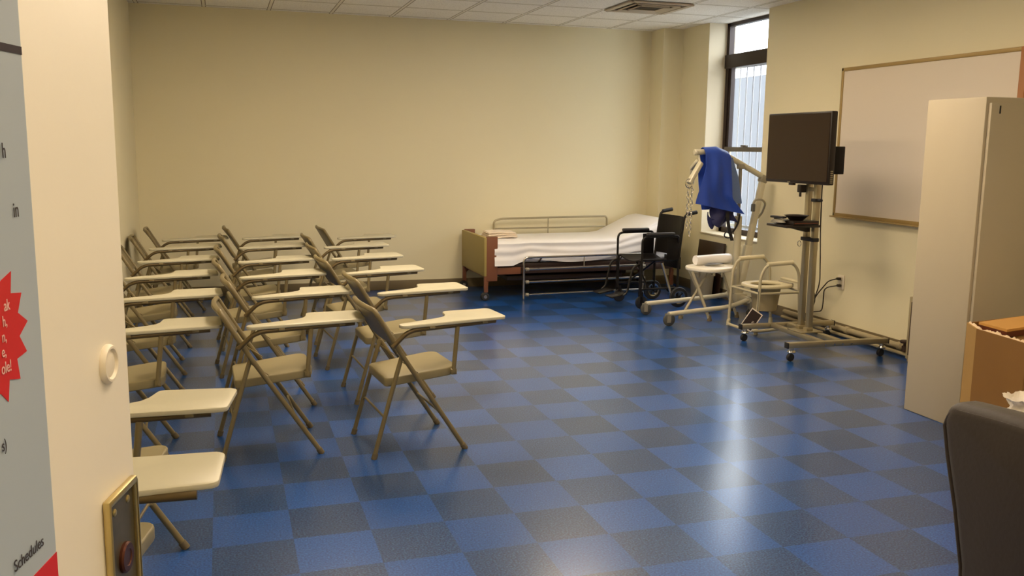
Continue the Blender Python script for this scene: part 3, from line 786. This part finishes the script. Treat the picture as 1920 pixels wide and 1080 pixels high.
for y in (3.42, 3.75):
    MB().lathe([(0, 0), (.04, 0), (.045, .006), (.045, .022), (.04, .028), (0, .028)], (4.72, y - .014, .046), (4.72, y + .02, .046), 24).build('caster_wheel', M['grey_rubber'], cbo, True)
    MB().box((4.715, y, .11), (.04, .05, .09), .006).build('caster_fork', M['lift_grey'], cbo, True)
mast = MB().bar((4.68, 3.595, .18), (4.895, 3.612, 1.25), .055, .055, .012).build('mast', M['lift'], lf, True)
sl = MB().bar((4.685, 3.595, .20), (4.775, 3.603, .65), .068, .068, .012).build('mast_sleeve', M['lift'], lf, True)
MB().box((4.90, 3.612, 1.27), (.07, .07, .07), .012, Matrix.Rotation(.35, 4, 'Y')).build('boom_pivot', M['lift_grey'], lf, True)
boom = MB().tube(fillet([(4.905, 3.612, 1.285), (4.50, 3.575, 1.475), (4.36, 3.56, 1.522), (4.145, 3.54, 1.510)], .10), .026, 14).build('boom', M['lift'], lf, True)
MB().lathe([(0, 0), (.026, 0), (.028, .01), (.028, .02), (.02, .03), (0, .032)], (4.16, 3.541, 1.511), (4.0, 3.527, 1.503), 16).build('boom_cap', M['lift'], boom, True)
pump = MB().cyl((4.645, 3.59, .20), (4.645, 3.59, .93), .034, bevel=.006).build('pump_cylinder', M['lift'], lf, True)
MB().cyl((4.645, 3.59, .93), (4.64, 3.588, 1.37), .016).build('piston_rod', M['lift_grey'], lf, True)
MB().box((4.64, 3.588, 1.385), (.055, .065, .05), .010).build('rod_clevis', M['lift_grey'], lf, True)
MB().tube(fillet([(4.705, 3.45, .985), (4.708, 3.45, 1.085), (4.80, 3.46, 1.09), (4.87, 3.50, 1.05), (4.90, 3.60, .95), (4.855, 3.61, .90)], .04), .010, 12).build('push_handle', M['lift_grey'], lf, True)
MB().cyl((4.705, 3.45, .98), (4.707, 3.45, 1.05), .019, bevel=.004).build('grip', M['grey_rubber'], lf, True)
# spreader bar with chains
sp_ = MB().bar((4.182, 3.505, 1.42), (4.045, 3.46, 1.235), .050, .040, .010); sp_.tube([(4.175, 3.54, 1.487), (4.175, 3.51, 1.42)], .010, 10); sp_.bar((4.185, 3.55, 1.44), (4.20, 3.70, 1.36), .045, .035, .010); sp_.bar((4.20, 3.69, 1.37), (4.25, 3.78, 1.22), .045, .035, .010)
spo = sp_.build('spreader_bar', M['lift'], lf, True)
def chain(p, n, sp2=.030):
    mb = MB()
    for k in range(n):
        c = V(p) + V((.006 * sin(k * 1.7), .004 * cos(k), -sp2 * k)); pts = []
        ax = V((1, 0, 0)) if k % 2 else V((0, 1, 0))
        for q in range(10):
            a = 2 * pi * q / 10; pts.append(c + ax * (.009 * cos(a)) + V((0, 0, .020 * sin(a))))
        mb.tube(pts, .0032, 6, closed=True)
    return mb
chain((4.035, 3.45, 1.21), 13).build('chain', M['chrome'], spo, True)
chain((4.085, 3.475, 1.20), 15).build('chain', M['chrome'], spo, True)
MB().tube([V((4.045, 3.455, 1.235)) + V((.035 * cos(a), 0, .04 * sin(a))) for a in [2 * pi * k / 14 for k in range(14)]], .005, 8, closed=True).build('hook_ring', M['chrome'], spo, True)

sg = thing('lift_sling', 'blue fabric sling hung over the boom of the patient lift', 'sling', (4.32, 3.5, 1.0))
def boomz(x): return 1.51 + (x - 4.145) / .215 * .012 if x < 4.36 else 1.522 - (x - 4.36) / .14 * .047 if x < 4.5 else 1.475 - (x - 4.5) / .405 * .19
def sling_front(u, v):
    xa = lerp(4.215, 4.470, u); za = boomz(xa) + .042
    # left edge and right edge of the hanging panel
    xl = 4.215 - .085 * max(0, v - .35) / .65; xr = 4.470 + .02 * v + .13 * max(0, v - .75) / .25
    x = lerp(xl, xr, u)
    z = za - v * (za - lerp(1.055, .955, u) + .0)
    y0_ = 3.55 - .03
    y = y0_ - .025 - .022 * sin(pi * min(1, v * 1.1)) + .014 * sin(8 * u + 3 * v) * v + .010 * sin(15 * u - 5 * v) * v - .03 * v
    if v < .10:
        a = v / .10 * pi / 2; yb = 3.54 + .0947 * (xa - 4.145); y = lerp(yb - .042 * sin(a), y, (v / .10) ** 3); z = za - .042 + .042 * cos(a)
    else: z = za - .042 - (v - .10) / .90 * (za - .042 - lerp(1.055, .955, u))
    return (x, y, z)
MB().grid(sling_front, 22, 26, .006).build('front_panel', M['sling'], sg, True)
def sling_back(u, v):
    x = lerp(4.215, 4.470, u) + .05 * v; za = boomz(lerp(4.215, 4.470, u)) + .042
    y = 3.60 + .03 * sin(pi * v) + .012 * sin(9 * u + 4 * v) * v
    z = za - v * (za - .99)
    yb = 3.54 + .0947 * (lerp(4.215, 4.470, u) - 4.145); y += .012
    if v < .10:
        a = v / .10 * pi / 2; y = lerp(yb + .042 * sin(a), y, (v / .10) ** 3); z = za - .042 + .042 * cos(a)
    else: z = za - .042 - (v - .10) / .90 * (za - .042 - .99)
    return (x, y, z)
MB().grid(sling_back, 16, 20, .006).build('back_panel', M['sling'], sg, True)
def side_mesh(u, v):
    xl = lerp(4.478, 4.50, v); w = .055 * (1 - .35 * abs(2 * v - .9)); z = lerp(boomz(4.52) + .0, 1.05, v)
    return (lerp(xl, xl + w + .09 * v * u, u), 3.530 - .02 * v, z)
MB().grid(side_mesh, 6, 16, .004).build('mesh_side', M['mesh_blue'], sg, True)
def tail(u, v):
    x = lerp(4.33, 4.58, u) + .02 * v; z = lerp(1.03 - .05 * u, .86 - .03 * sin(6 * u), v)
    return (x, 3.56 + .03 * sin(7 * u + 4 * v), z)
MB().grid(tail, 14, 8, .006).build('gathered_tail', M['sling_dark'], sg, True)
def lobe(u, v):
    a = lerp(.0, pi, u); return (4.365 + .06 * cos(a) * (1 - .2 * v), 3.555 + .03 * v + .01 * sin(9 * u), .97 - .16 * sin(a) * (.4 + .6 * v))
MB().grid(lobe, 14, 6, .006).build('leg_loop', M['sling_dark'], sg, True)
def ribbon(pts, w):
    pts = fillet(pts, .05); return MB().grid(lambda u, v: tuple(pts[round(u * (len(pts) - 1))] + V((w * (v - .5), w * .35 * (v - .5), 0))), len(pts) - 1, 2, .003)
ribbon([V((4.48, 3.52, .97)), V((4.495, 3.505, .83)), V((4.535, 3.50, .71))], .042).build('strap', M['strap'], sg, True)
ribbon([V((4.62, 3.53, .95)), V((4.60, 3.52, .86)), V((4.545, 3.51, .79))], .026).build('strap', M['strap'], sg, True)
MB().tube(fillet([(4.53, 3.50, .765), (4.46, 3.49, .80), (4.44, 3.49, .755), (4.48, 3.49, .735), (4.53, 3.50, .745)], .03), .006, 8).build('buckle_ring', M['strap'], sg, True)

# ------------------------------------------------------------------ things below the window
pn = MB().box2((0, 4.40, 0), (.022, 4.92, .575), .003)
pno = pn.build('leaning_panel', M['panel_brown']); pno.location = (4.945, 0, 0.003); pno.rotation_euler = (0, .09, 0)
tag(pno, 'dark brown flat panel leaning on the wall under the window', 'panel')
bn = thing('waste_bin', 'ribbed beige waste bin on the floor under the window', 'bin', (4.80, 4.48, 0))
prof = []
bb = MB(); NS = 48
rings = []
for h, r in ((0, .098), (.01, .104), (.26, .122), (.27, .127), (.285, .127), (.285, .120), (.02, .100)):
    rings.append((h, r))
def binf(u, v):
    k = v * (len(rings) - 1); i = min(int(k), len(rings) - 2); t = k - i
    h = lerp(rings[i][0], rings[i + 1][0], t); r = lerp(rings[i][1], rings[i + 1][1], t)
    rib = .003 * (1 if (int(u * NS) % 2) else 0) if .01 < h < .26 and i <= 2 else 0
    a = 2 * pi * u; return (cos(a) * (r + rib), sin(a) * (r + rib), h)
bb.grid(binf, NS, 6, closed_u=True); bb.cyl((0, 0, .004), (0, 0, .02), .10, seg=32)
bb.build('bucket', M['bin'], bn)
MB().tube(fillet([(-.02, -.128, .27), (-.02, -.145, .33), (.04, -.145, .335), (.04, -.128, .27)], .02), .006, 8).build('handle', M['black_rubber'], bn)

# white bath stool with crossed arch legs
st = thing('bath_stool', 'white plastic bath stool with crossed arched tube legs', 'stool', (4.325, 3.49, 0), R(23))
def ring_seat(cx, cy, ox, oy, ix, iy, hx, gap=False, n=36, pw=2.6):
    def se(a, rx, ry):
        c, s = cos(a), sin(a)
        return (rx * abs(c) ** (2 / pw) * (1 if c >= 0 else -1), ry * abs(s) ** (2 / pw) * (1 if s >= 0 else -1))
    o = [(cx + se(2 * pi * k / n, ox, oy)[0], cy + se(2 * pi * k / n, ox, oy)[1]) for k in range(n)]
    i = [(cx + hx + ix * cos(2 * pi * k / n), cy + iy * sin(2 * pi * k / n)) for k in range(n)]
    return o, i
o1, i1 = ring_seat(0, 0, .235, .20, .10, .075, .05)
ss = MB().prism(o1, .034, Matrix.Translation((0, 0, .450)), .010, 3, holes=[i1]).build('seat', M['stool_white'], st)
legs = [([(4.06, 3.53, .012), (4.19, 3.515, .235), (4.30, 3.50, .41), (4.385, 3.49, .436), (4.45, 3.48, .40), (4.525, 3.465, .19), (4.59, 3.45, .012)], ((4.055, 3.53), (4.592, 3.45))),
        ([(4.095, 3.42, .446), (4.17, 3.388, .25), (4.25, 3.354, .012)], ((4.252, 3.353),)),
        ([(4.20, 3.70, .446), (4.30, 3.695, .26), (4.416, 3.68, .012)], ((4.418, 3.68),))]
for p, tips in legs:
    g = MB().tube(fillet(p, .10, 8), .0125, 12).build('leg', M['commode'], st, True)
    for (x, y) in tips:
        MB().lathe([(0, 0), (.022, 0), (.022, .012), (.016, .03), (.014, .05), (0, .05)], (x, y, 0), (x, y, 1), 14).build('rubber_tip', M['rubber'], g, True)
sup = MB()
for x, y in ((-.09, -.03), (.09, .03), (-.09, .06), (.09, -.06)): sup.cyl((x, y, .38), (x, y, .452), .010)
sup.build('seat_bracket', M['commode'], st)
rl = MB()
def rollf(u, v):
    a = 2 * pi * u; r = .044 + .003 * sin(3 * a + 5 * v)
    return (4.195 + .385 * v + cos(a) * 0, 3.55 + .055 * v + cos(a) * r, .533 + sin(a) * r)
rl.grid(rollf, 24, 12, closed_u=True)
rl.cyl((4.197, 3.55, .533), (4.201, 3.551, .533), .044, seg=24); rl.cyl((4.574, 3.604, .533), (4.578, 3.605, .533), .044, seg=24)
tag(rl.build('rolled_pad', M['sheet']), 'white rolled pad lying across the bath stool seat', 'pad')

# commode chair
cm = thing('commode_chair', 'beige commode chair with armrests and a pail behind the monitor cart', 'commode', (4.55, 2.93, 0))
for y in (2.715, 3.15):
    p = fillet([(4.325, y, .012), (4.345, y, .50), (4.40, y, .590), (4.655, y, .600), (4.715, y, .52), (4.755, y, .012)], .07, 6)
    g = MB().tube(p, .0125, 12).build('leg_frame', M['commode'], cm, True)
    MB().tube([(4.405, y, .592), (4.65, y, .602)], .019, 14).build('armrest', M['commode_seat'], g, True)
    for x in (4.325, 4.755):
        MB().lathe([(0, 0), (.018, 0), (.018, .02), (.015, .05), (0, .05)], (x, y, 0), (x, y, 1), 14).build('rubber_tip', M['commode_seat'], g, True)
    MB().cyl((4.345, y, .345), (4.735, y, .345), .0105).build('side_rail', M['commode'], cm, True)
MB().cyl((4.342, 2.715, .345), (4.342, 3.15, .345), .0105).build('cross_rail', M['commode'], cm, True)
MB().cyl((4.735, 2.715, .36), (4.735, 3.15, .36), .0105).build('cross_rail', M['commode'], cm, True)
MB().tube(fillet([(4.752, 2.715, .05), (4.30, 2.67, .035), (4.25, 2.80, .035), (4.25, 3.05, .035), (4.33, 3.145, .05)], .08), .013, 10).build('floor_rail', M['commode'], cm, True)
o2, i2 = ring_seat(4.55, 2.93, .215, .185, .135, .105, -.01, pw=2.3)
MB().prism(o2, .026, Matrix.Translation((0, 0, .372)), .008, 3, holes=[i2]).build('seat', M['commode_seat'], cm, True)
MB().lathe([(.085, .0), (.10, .004), (.128, .19), (.138, .20), (.138, .206), (.122, .20), (.094, .012), (0, .012)], (4.54, 2.93, .165), (4.54, 2.93, 1), 32).build('pail', M['pail'], cm, True)
hg = MB().box((4.742, 2.93, .385), (.05, .16, .035), .008); hg.cyl((4.735, 2.84, .39), (4.735, 3.02, .39), .014)
hg.build('seat_hinge', M['lift_grey'], cm, True)
MB().box((4.80, 2.93, .415), (.035, .30, .02), .006, Matrix.Rotation(-.2, 4, 'Y')).build('lid', M['commode_seat'], cm, True)

cd = thing('framed_card', 'small black card with white border hung tilted on the commode', 'card', (4.28, 2.66, .09))
ca = MB()
# card plane faces the camera side of the room, tilted in its plane
nrm = V((-.72, -.69, .0)).normalized(); ux = V((.69, -.72, 0)).normalized()
rot_t = R(-31); uy = V((0, 0, 1))
ex_ = ux * cos(rot_t) + uy * sin(rot_t); ey_ = -ux * sin(rot_t) + uy * cos(rot_t)
CM = Matrix((ex_, ey_, nrm)).transposed().to_4x4(); CM.translation = V((4.215, 2.615, .150))
w2, h2 = .052, .088
MB().prism([(-w2, -h2), (w2, -h2), (w2, h2), (-w2, h2)], .006, CM, 0, holes=[[(-w2 + .007, -h2 + .007), (w2 - .007, -h2 + .007), (w2 - .007, h2 - .007), (-w2 + .007, h2 - .007)]]).build('white_border', M['card_white'], cd, True, smooth=False)
MB().prism([(-w2 + .006, -h2 + .006), (w2 - .006, -h2 + .006), (w2 - .006, h2 - .006), (-w2 + .006, h2 - .006)], .004, CM).build('card_face', M['card_black'], cd, True, smooth=False)
sq = MB()
for k in range(7):
    zz = -h2 + .018 + k * .0105
    sq.tube([CM @ V((w2 - .030 + .008 * cos(a) + .003 * sin(k * 2), zz + .005 * sin(a), .0052)) for a in [2 * pi * q / 10 for q in range(8)]], .0016, 5)
sq.build('white_script', M['card_white'], cd, True)
MB().tube([CM @ V((0, h2 - .004, .002)), V((4.318, 2.695, .275)), V((4.320, 2.697, .372))], .0022, 6).build('hanging_string', M['strap'], cd, True)

# ------------------------------------------------------------------ monitor cart
tc_ = thing('monitor_cart', 'rolling metal monitor cart with twin posts and H-shaped base', 'cart', (4.40, 2.14, 0))
NA, NB, FA, FB = V((4.0, 1.805, .12)), V((4.855, 1.765, .12)), V((4.05, 2.515, .12)), V((4.905, 2.475, .12))
for a, b in ((NA, NB), (FA, FB)):
    g = MB().bar(a, b, .045, .040, .004).build('base_bar', M['alu'], tc_, True)
    d_ = (b - a).normalized(); cp = MB()
    for p in (a, b): cp.box(p, (.010, .047, .042), .002)
    cp.build('end_cap', M['black_rubber'], g, True)
    bo = MB()
    side = V((0, -.026, -.005))
    for t in (.36, .45, .53, .62): bo.cyl(a.lerp(b, t) + side, a.lerp(b, t) + side + V((0, .01, 0)), .008, seg=10)
    bo.build('bolt', M['chrome'], g, True)
    for t in (.05, .95):
        p = a.lerp(b, t); cs = MB().cyl((p.x, p.y, .100), (p.x, p.y, .078), .016); cs.lathe([(0, 0), (.03, 0), (.032, .006), (.026, .016), (0, .02)], (p.x, p.y, .064), (p.x, p.y, 1), 16)
        cso = cs.build('caster', M['chrome'], g, True)
        MB().lathe([(0, 0), (.024, 0), (.030, .005), (.030, .020), (.024, .025), (0, .025)], (p.x - .008, p.y - .0125, .030), (p.x - .008, p.y + .02, .030), 22).build('caster_wheel', M['black_rubber'], cso, True)
for x in (4.315, 4.465):
    MB().bar((x - .01, 1.815, .125), (x + .01, 2.47, .125), .045, .034, .004).build('cross_member', M['alu'], tc_, True)
MB().box2((4.295, 2.05, .142), (4.495, 2.235, .152), .003).build('base_plate', M['alu'], tc_, True)
for y in (2.10, 2.20):
    MB().box2((4.376, y - .021, .15), (4.417, y + .021, 1.70), .005).build('post', M['alu'], tc_, True)
    MB().box((4.391, y, .165), (.06, .05, .03), .005).build('post_foot', M['alu'], tc_, True)
MB().box((4.391, 2.15, 1.245), (.03, .07, .03), .004).build('post_bridge', M['alu'], tc_, True)
MB().box((4.391, 2.15, .862), (.055, .16, .028), .004).build('clamp', M['black_rubber'], tc_, True)
MB().tube([V((4.36, 2.235, .82)) + V((0, .022 * cos(a), .022 * sin(a))) for a in [2 * pi * k / 14 for k in range(14)]], .003, 6, closed=True).build('cable_ring', M['chrome'], tc_, True)
kn = MB().box((4.391, 2.10, 1.165), (.056, .054, .024), .003); kn.cyl((4.391, 2.07, 1.165), (4.391, 2.035, 1.165), .012)
kn.build('clamp', M['black_rubber'], tc_, True)
sh = MB().box2((4.075, 2.0, .965), (4.372, 2.265, .983), .004); sh.prism([(-.22, 0), (.0, 0), (0, -.045), (-.04, -.045)], .05, Matrix(((1, 0, 0, 4.37), (0, 0, 1, 2.125), (0, 1, 0, .966), (0, 0, 0, 1))))
sh.build('shelf', M['tv_black'], tc_, True)
mt = MB().box2((4.3685, 2.08, 1.40), (4.3755, 2.24, 1.70), .004)
mt.build('mount_plate', M['black_metal'], tc_, True)
jn = MB().box((4.345, 2.225, 1.248), (.05, .05, .06), .006); jn.cyl((4.335, 2.225, 1.185), (4.335, 2.225, 1.235), .009)
jn.build('lower_bracket', M['tv_black'], tc_, True)

tv = thing('flat_television', 'dark flat television mounted on the rolling cart', 'television', (4.33, 2.25, 1.28))
ty0, ty1 = 1.850, 2.652
Rt = Matrix.Translation((4.325, 2.251, 1.555)) @ Matrix.Rotation(R(.6), 4, 'X')
MB().box((4.325, 2.251, 1.555), (.052, ty1 - ty0, .536), .008).build('housing', M['tv_black'], tv, True)
MB().box((4.2975, 2.251, 1.560), (.003, ty1 - ty0 - .030, .500)).build('screen', M['screen'], tv, True, smooth=False)
MB().box((4.297, 2.33, 1.2955), (.003, .035, .006)).build('badge', M['alu'], tv, True, smooth=False)
MB().box((4.315, 2.31, 1.280), (.03, .055, .018), .004).build('sensor_bar', M['tv_black'], tv, True)
vs = MB()
for k in range(7): vs.box((4.325, ty0 - .001, 1.305 + k * .014), (.020, .006, .006))
vs.build('speaker_slot', M['alu'], tv, True, smooth=False)
MB().box2((4.351, 2.00, 1.42), (4.368, 2.50, 1.70), .006).build('rear_housing', M['tv_black'], tv, True)
bx = thing('media_box', 'small black box fixed behind the television, beside the whiteboard', 'box', (4.42, 2.0, 1.36))
MB().box2((4.375, 1.905, 1.366), (4.475, 2.068, 1.570), .006).build('box_shell', M['black_vinyl'], bx, True)
MB().box2((4.372, 1.985, 1.50), (4.375, 2.068, 1.55)).build('mount_tab', M['black_metal'], bx, True, smooth=False)

# things on the cart shelf
pl_ = thing('disc_player', 'flat dark disc player lying on the cart shelf', 'player', (4.25, 2.12, .984))
MB().box2((4.14, 2.01, .984), (4.365, 2.24, 1.014), .004).build('player_case', M['tv_black'], pl_, True)
MB().box2((4.15, 2.007, .994), (4.355, 2.010, 1.000)).build('disc_tray', M['wood_dark'], pl_, True, smooth=False)
bw = MB().lathe([(0, 0), (.05, 0), (.055, .004), (.085, .032), (.092, .034), (.092, .037), (.080, .034), (.050, .008), (0, .007)], (4.24, 2.12, 1.015), (4.24, 2.12, 2), 28)
tag(bw.build('shallow_tray', M['tv_black']), 'dark flared tray on top of the disc player', 'tray')
cm_ = MB(); cpts = []
for k in range(66):
    a = 2 * pi * k / 20; t_ = k / 66
    cpts.append((4.107 + .026 * cos(a) * (1 - .3 * t_), 2.16 + .09 * sin(a) * (1 - .35 * t_), .9955 + .026 * t_))
cm_.tube(cpts, .0045, 6)
tag(cm_.build('coiled_cable', M['lift_grey']), 'coiled grey cable at the free end of the cart shelf', 'cable')
rm = thing('remote_control', 'black remote control lying on the coiled cable', 'remote', (4.107, 2.16, 1.03))
MB().box((4.107, 2.16, 1.0365), (.04, .14, .016), .005, Matrix.Rotation(.15, 4, 'Z')).build('remote_case', M['black_rubber'], rm, True)
kp = MB()
for i_ in range(3):
    for k in range(5): kp.box((4.096 + .011 * i_, 2.11 + .02 * k, 1.045), (.006, .010, .003), .001)
kp.build('keypad', M['lift_grey'], rm, True)

# ------------------------------------------------------------------ outlet and cords
ou = thing('wall_outlet', 'white wall outlet with two black plugs below the whiteboard', 'outlet', (XR, 2.56, .44))
MB().box2((XR - .008, 2.52, .385), (XR - .0005, 2.60, .505), .003).build('cover_plate', M['white_plastic'], ou, True)
sk = MB()
for z in (.472, .418): sk.box((XR - .0085, 2.56, z), (.003, .034, .030), .001)
sk.build('socket', M['reveal'], ou, True)
c1 = thing('television_cord', 'black power cord looping from the cart posts to the outlet, upper plug', 'cord', (4.45, 2.1, .1))
MB().box((XR - .028, 2.565, .474), (.034, .030, .022), .006).build('plug', M['cord'], c1, True)
MB().tube(fillet([(XR - .045, 2.565, .474), (XR - .10, 2.60, .455), (XR - .10, 2.74, .32), (XR - .07, 2.83, .24), (XR - .05, 2.78, .40), (XR - .20, 2.60, .70), (4.46, 2.12, .95), (4.425, 2.085, 1.25), (4.44, 2.09, 1.40)], .12, 6), .0048, 8).build('cable', M['cord'], c1, True)
c2 = thing('player_cord', 'black power cord hanging to the baseboard and up to the outlet, lower plug', 'cord', (4.8, 2.8, .1))
MB().box((XR - .028, 2.555, .418), (.034, .030, .022), .006).build('plug', M['cord'], c2, True)
MB().tube(fillet([(XR - .045, 2.555, .418), (XR - .11, 2.64, .39), (XR - .05, 2.72, .24), (XR - .05, 2.73, .17), (XR - .045, 2.92, .125), (XR - .05, 2.82, .24), (XR - .06, 2.86, .36), (XR - .20, 2.66, .55), (4.50, 2.20, .80), (4.44, 2.16, .936)], .10, 6), .0048, 8).build('cable', M['cord'], c2, True)

# ------------------------------------------------------------------ heating pipes and convector
hp = thing('heating_pipe', 'pair of painted heating pipes along the foot of the wall', 'pipe', (4.95, 2.5, 0))
MB().tube([(4.965, 1.60, .075), (4.965, 3.25, .075)], .022, 14).build('flow_pipe', M['pipe'], hp, True)
MB().tube([(4.94, 1.60, .030), (4.94, 3.25, .030)], .014, 12).build('return_pipe', M['pipe'], hp, True)
cf = MB()
for y in (1.72, 2.34, 2.95): cf.cyl((4.965, y, .075), (4.965, y + .05, .075), .030, bevel=.006)
cf.build('coupling', M['pipe'], hp, True)
vv = MB().cyl((4.93, 1.66, .08), (4.93, 1.66, .12), .010); vv.lathe([(0, 0), (.03, 0), (.036, .006), (.036, .014), (.03, .02), (0, .022)], (4.93, 1.66, .118), (4.93, 1.66, 1), 18)
vv.cyl((4.93, 1.66, .055), (4.93, 1.66, .095), .020)
vv.build('valve_wheel', M['valve'], hp, True)
cv = thing('convector_heater', 'slim beige convector heater behind the tall cabinet, only its end showing', 'heater', (4.95, 1.1, 0))
MB().box2((4.875, .60, .02), (XR - .012, 1.585, .485), .006).build('casing', M['pipe'], cv, True)
MB().box2((4.872, 1.535, .05), (4.8745, 1.560, .45), .0005).build('end_slot', M['valve'], cv, True)
ft = MB()
for y in (.62, 1.545): ft.box2((4.885, y, 0), (XR - .02, y + .03, .022))
ft.build('foot', M['pipe'], cv, True, smooth=False)

# ------------------------------------------------------------------ daylight, camera, view
w = bpy.data.worlds.new('sky'); scene.world = w; w.use_nodes = True
nt = w.node_tree; bg = nt.nodes['Background']; bg.inputs['Color'].default_value = (.95, .97, 1.0, 1); bg.inputs['Strength'].default_value = 9.0

cam = bpy.data.cameras.new('camera'); co = bpy.data.objects.new('camera', cam); COL.objects.link(co)
cam.sensor_width = 36.0; cam.lens = 1698.4967 / 1920 * 36.0; cam.clip_start = .02
yaw, pitch, roll = -0.3098726, -0.1547201, 0.0115532
fw = V((-sin(yaw) * cos(pitch), cos(yaw) * cos(pitch), sin(pitch))); rt = V((cos(yaw), sin(yaw), 0)); up_ = rt.cross(fw)
r2 = rt * cos(roll) + up_ * sin(roll); u2 = -rt * sin(roll) + up_ * cos(roll)
mw = Matrix((r2, u2, -fw)).transposed().to_4x4(); mw.translation = (0.0842116, -3.7858036, 1.5405327)
co.matrix_world = mw
scene.camera = co
vs_ = scene.view_settings
vs_.view_transform = 'Standard'; vs_.look = 'None'; vs_.gamma = 1.0; vs_.exposure = 0.0; vs_.use_curve_mapping = False
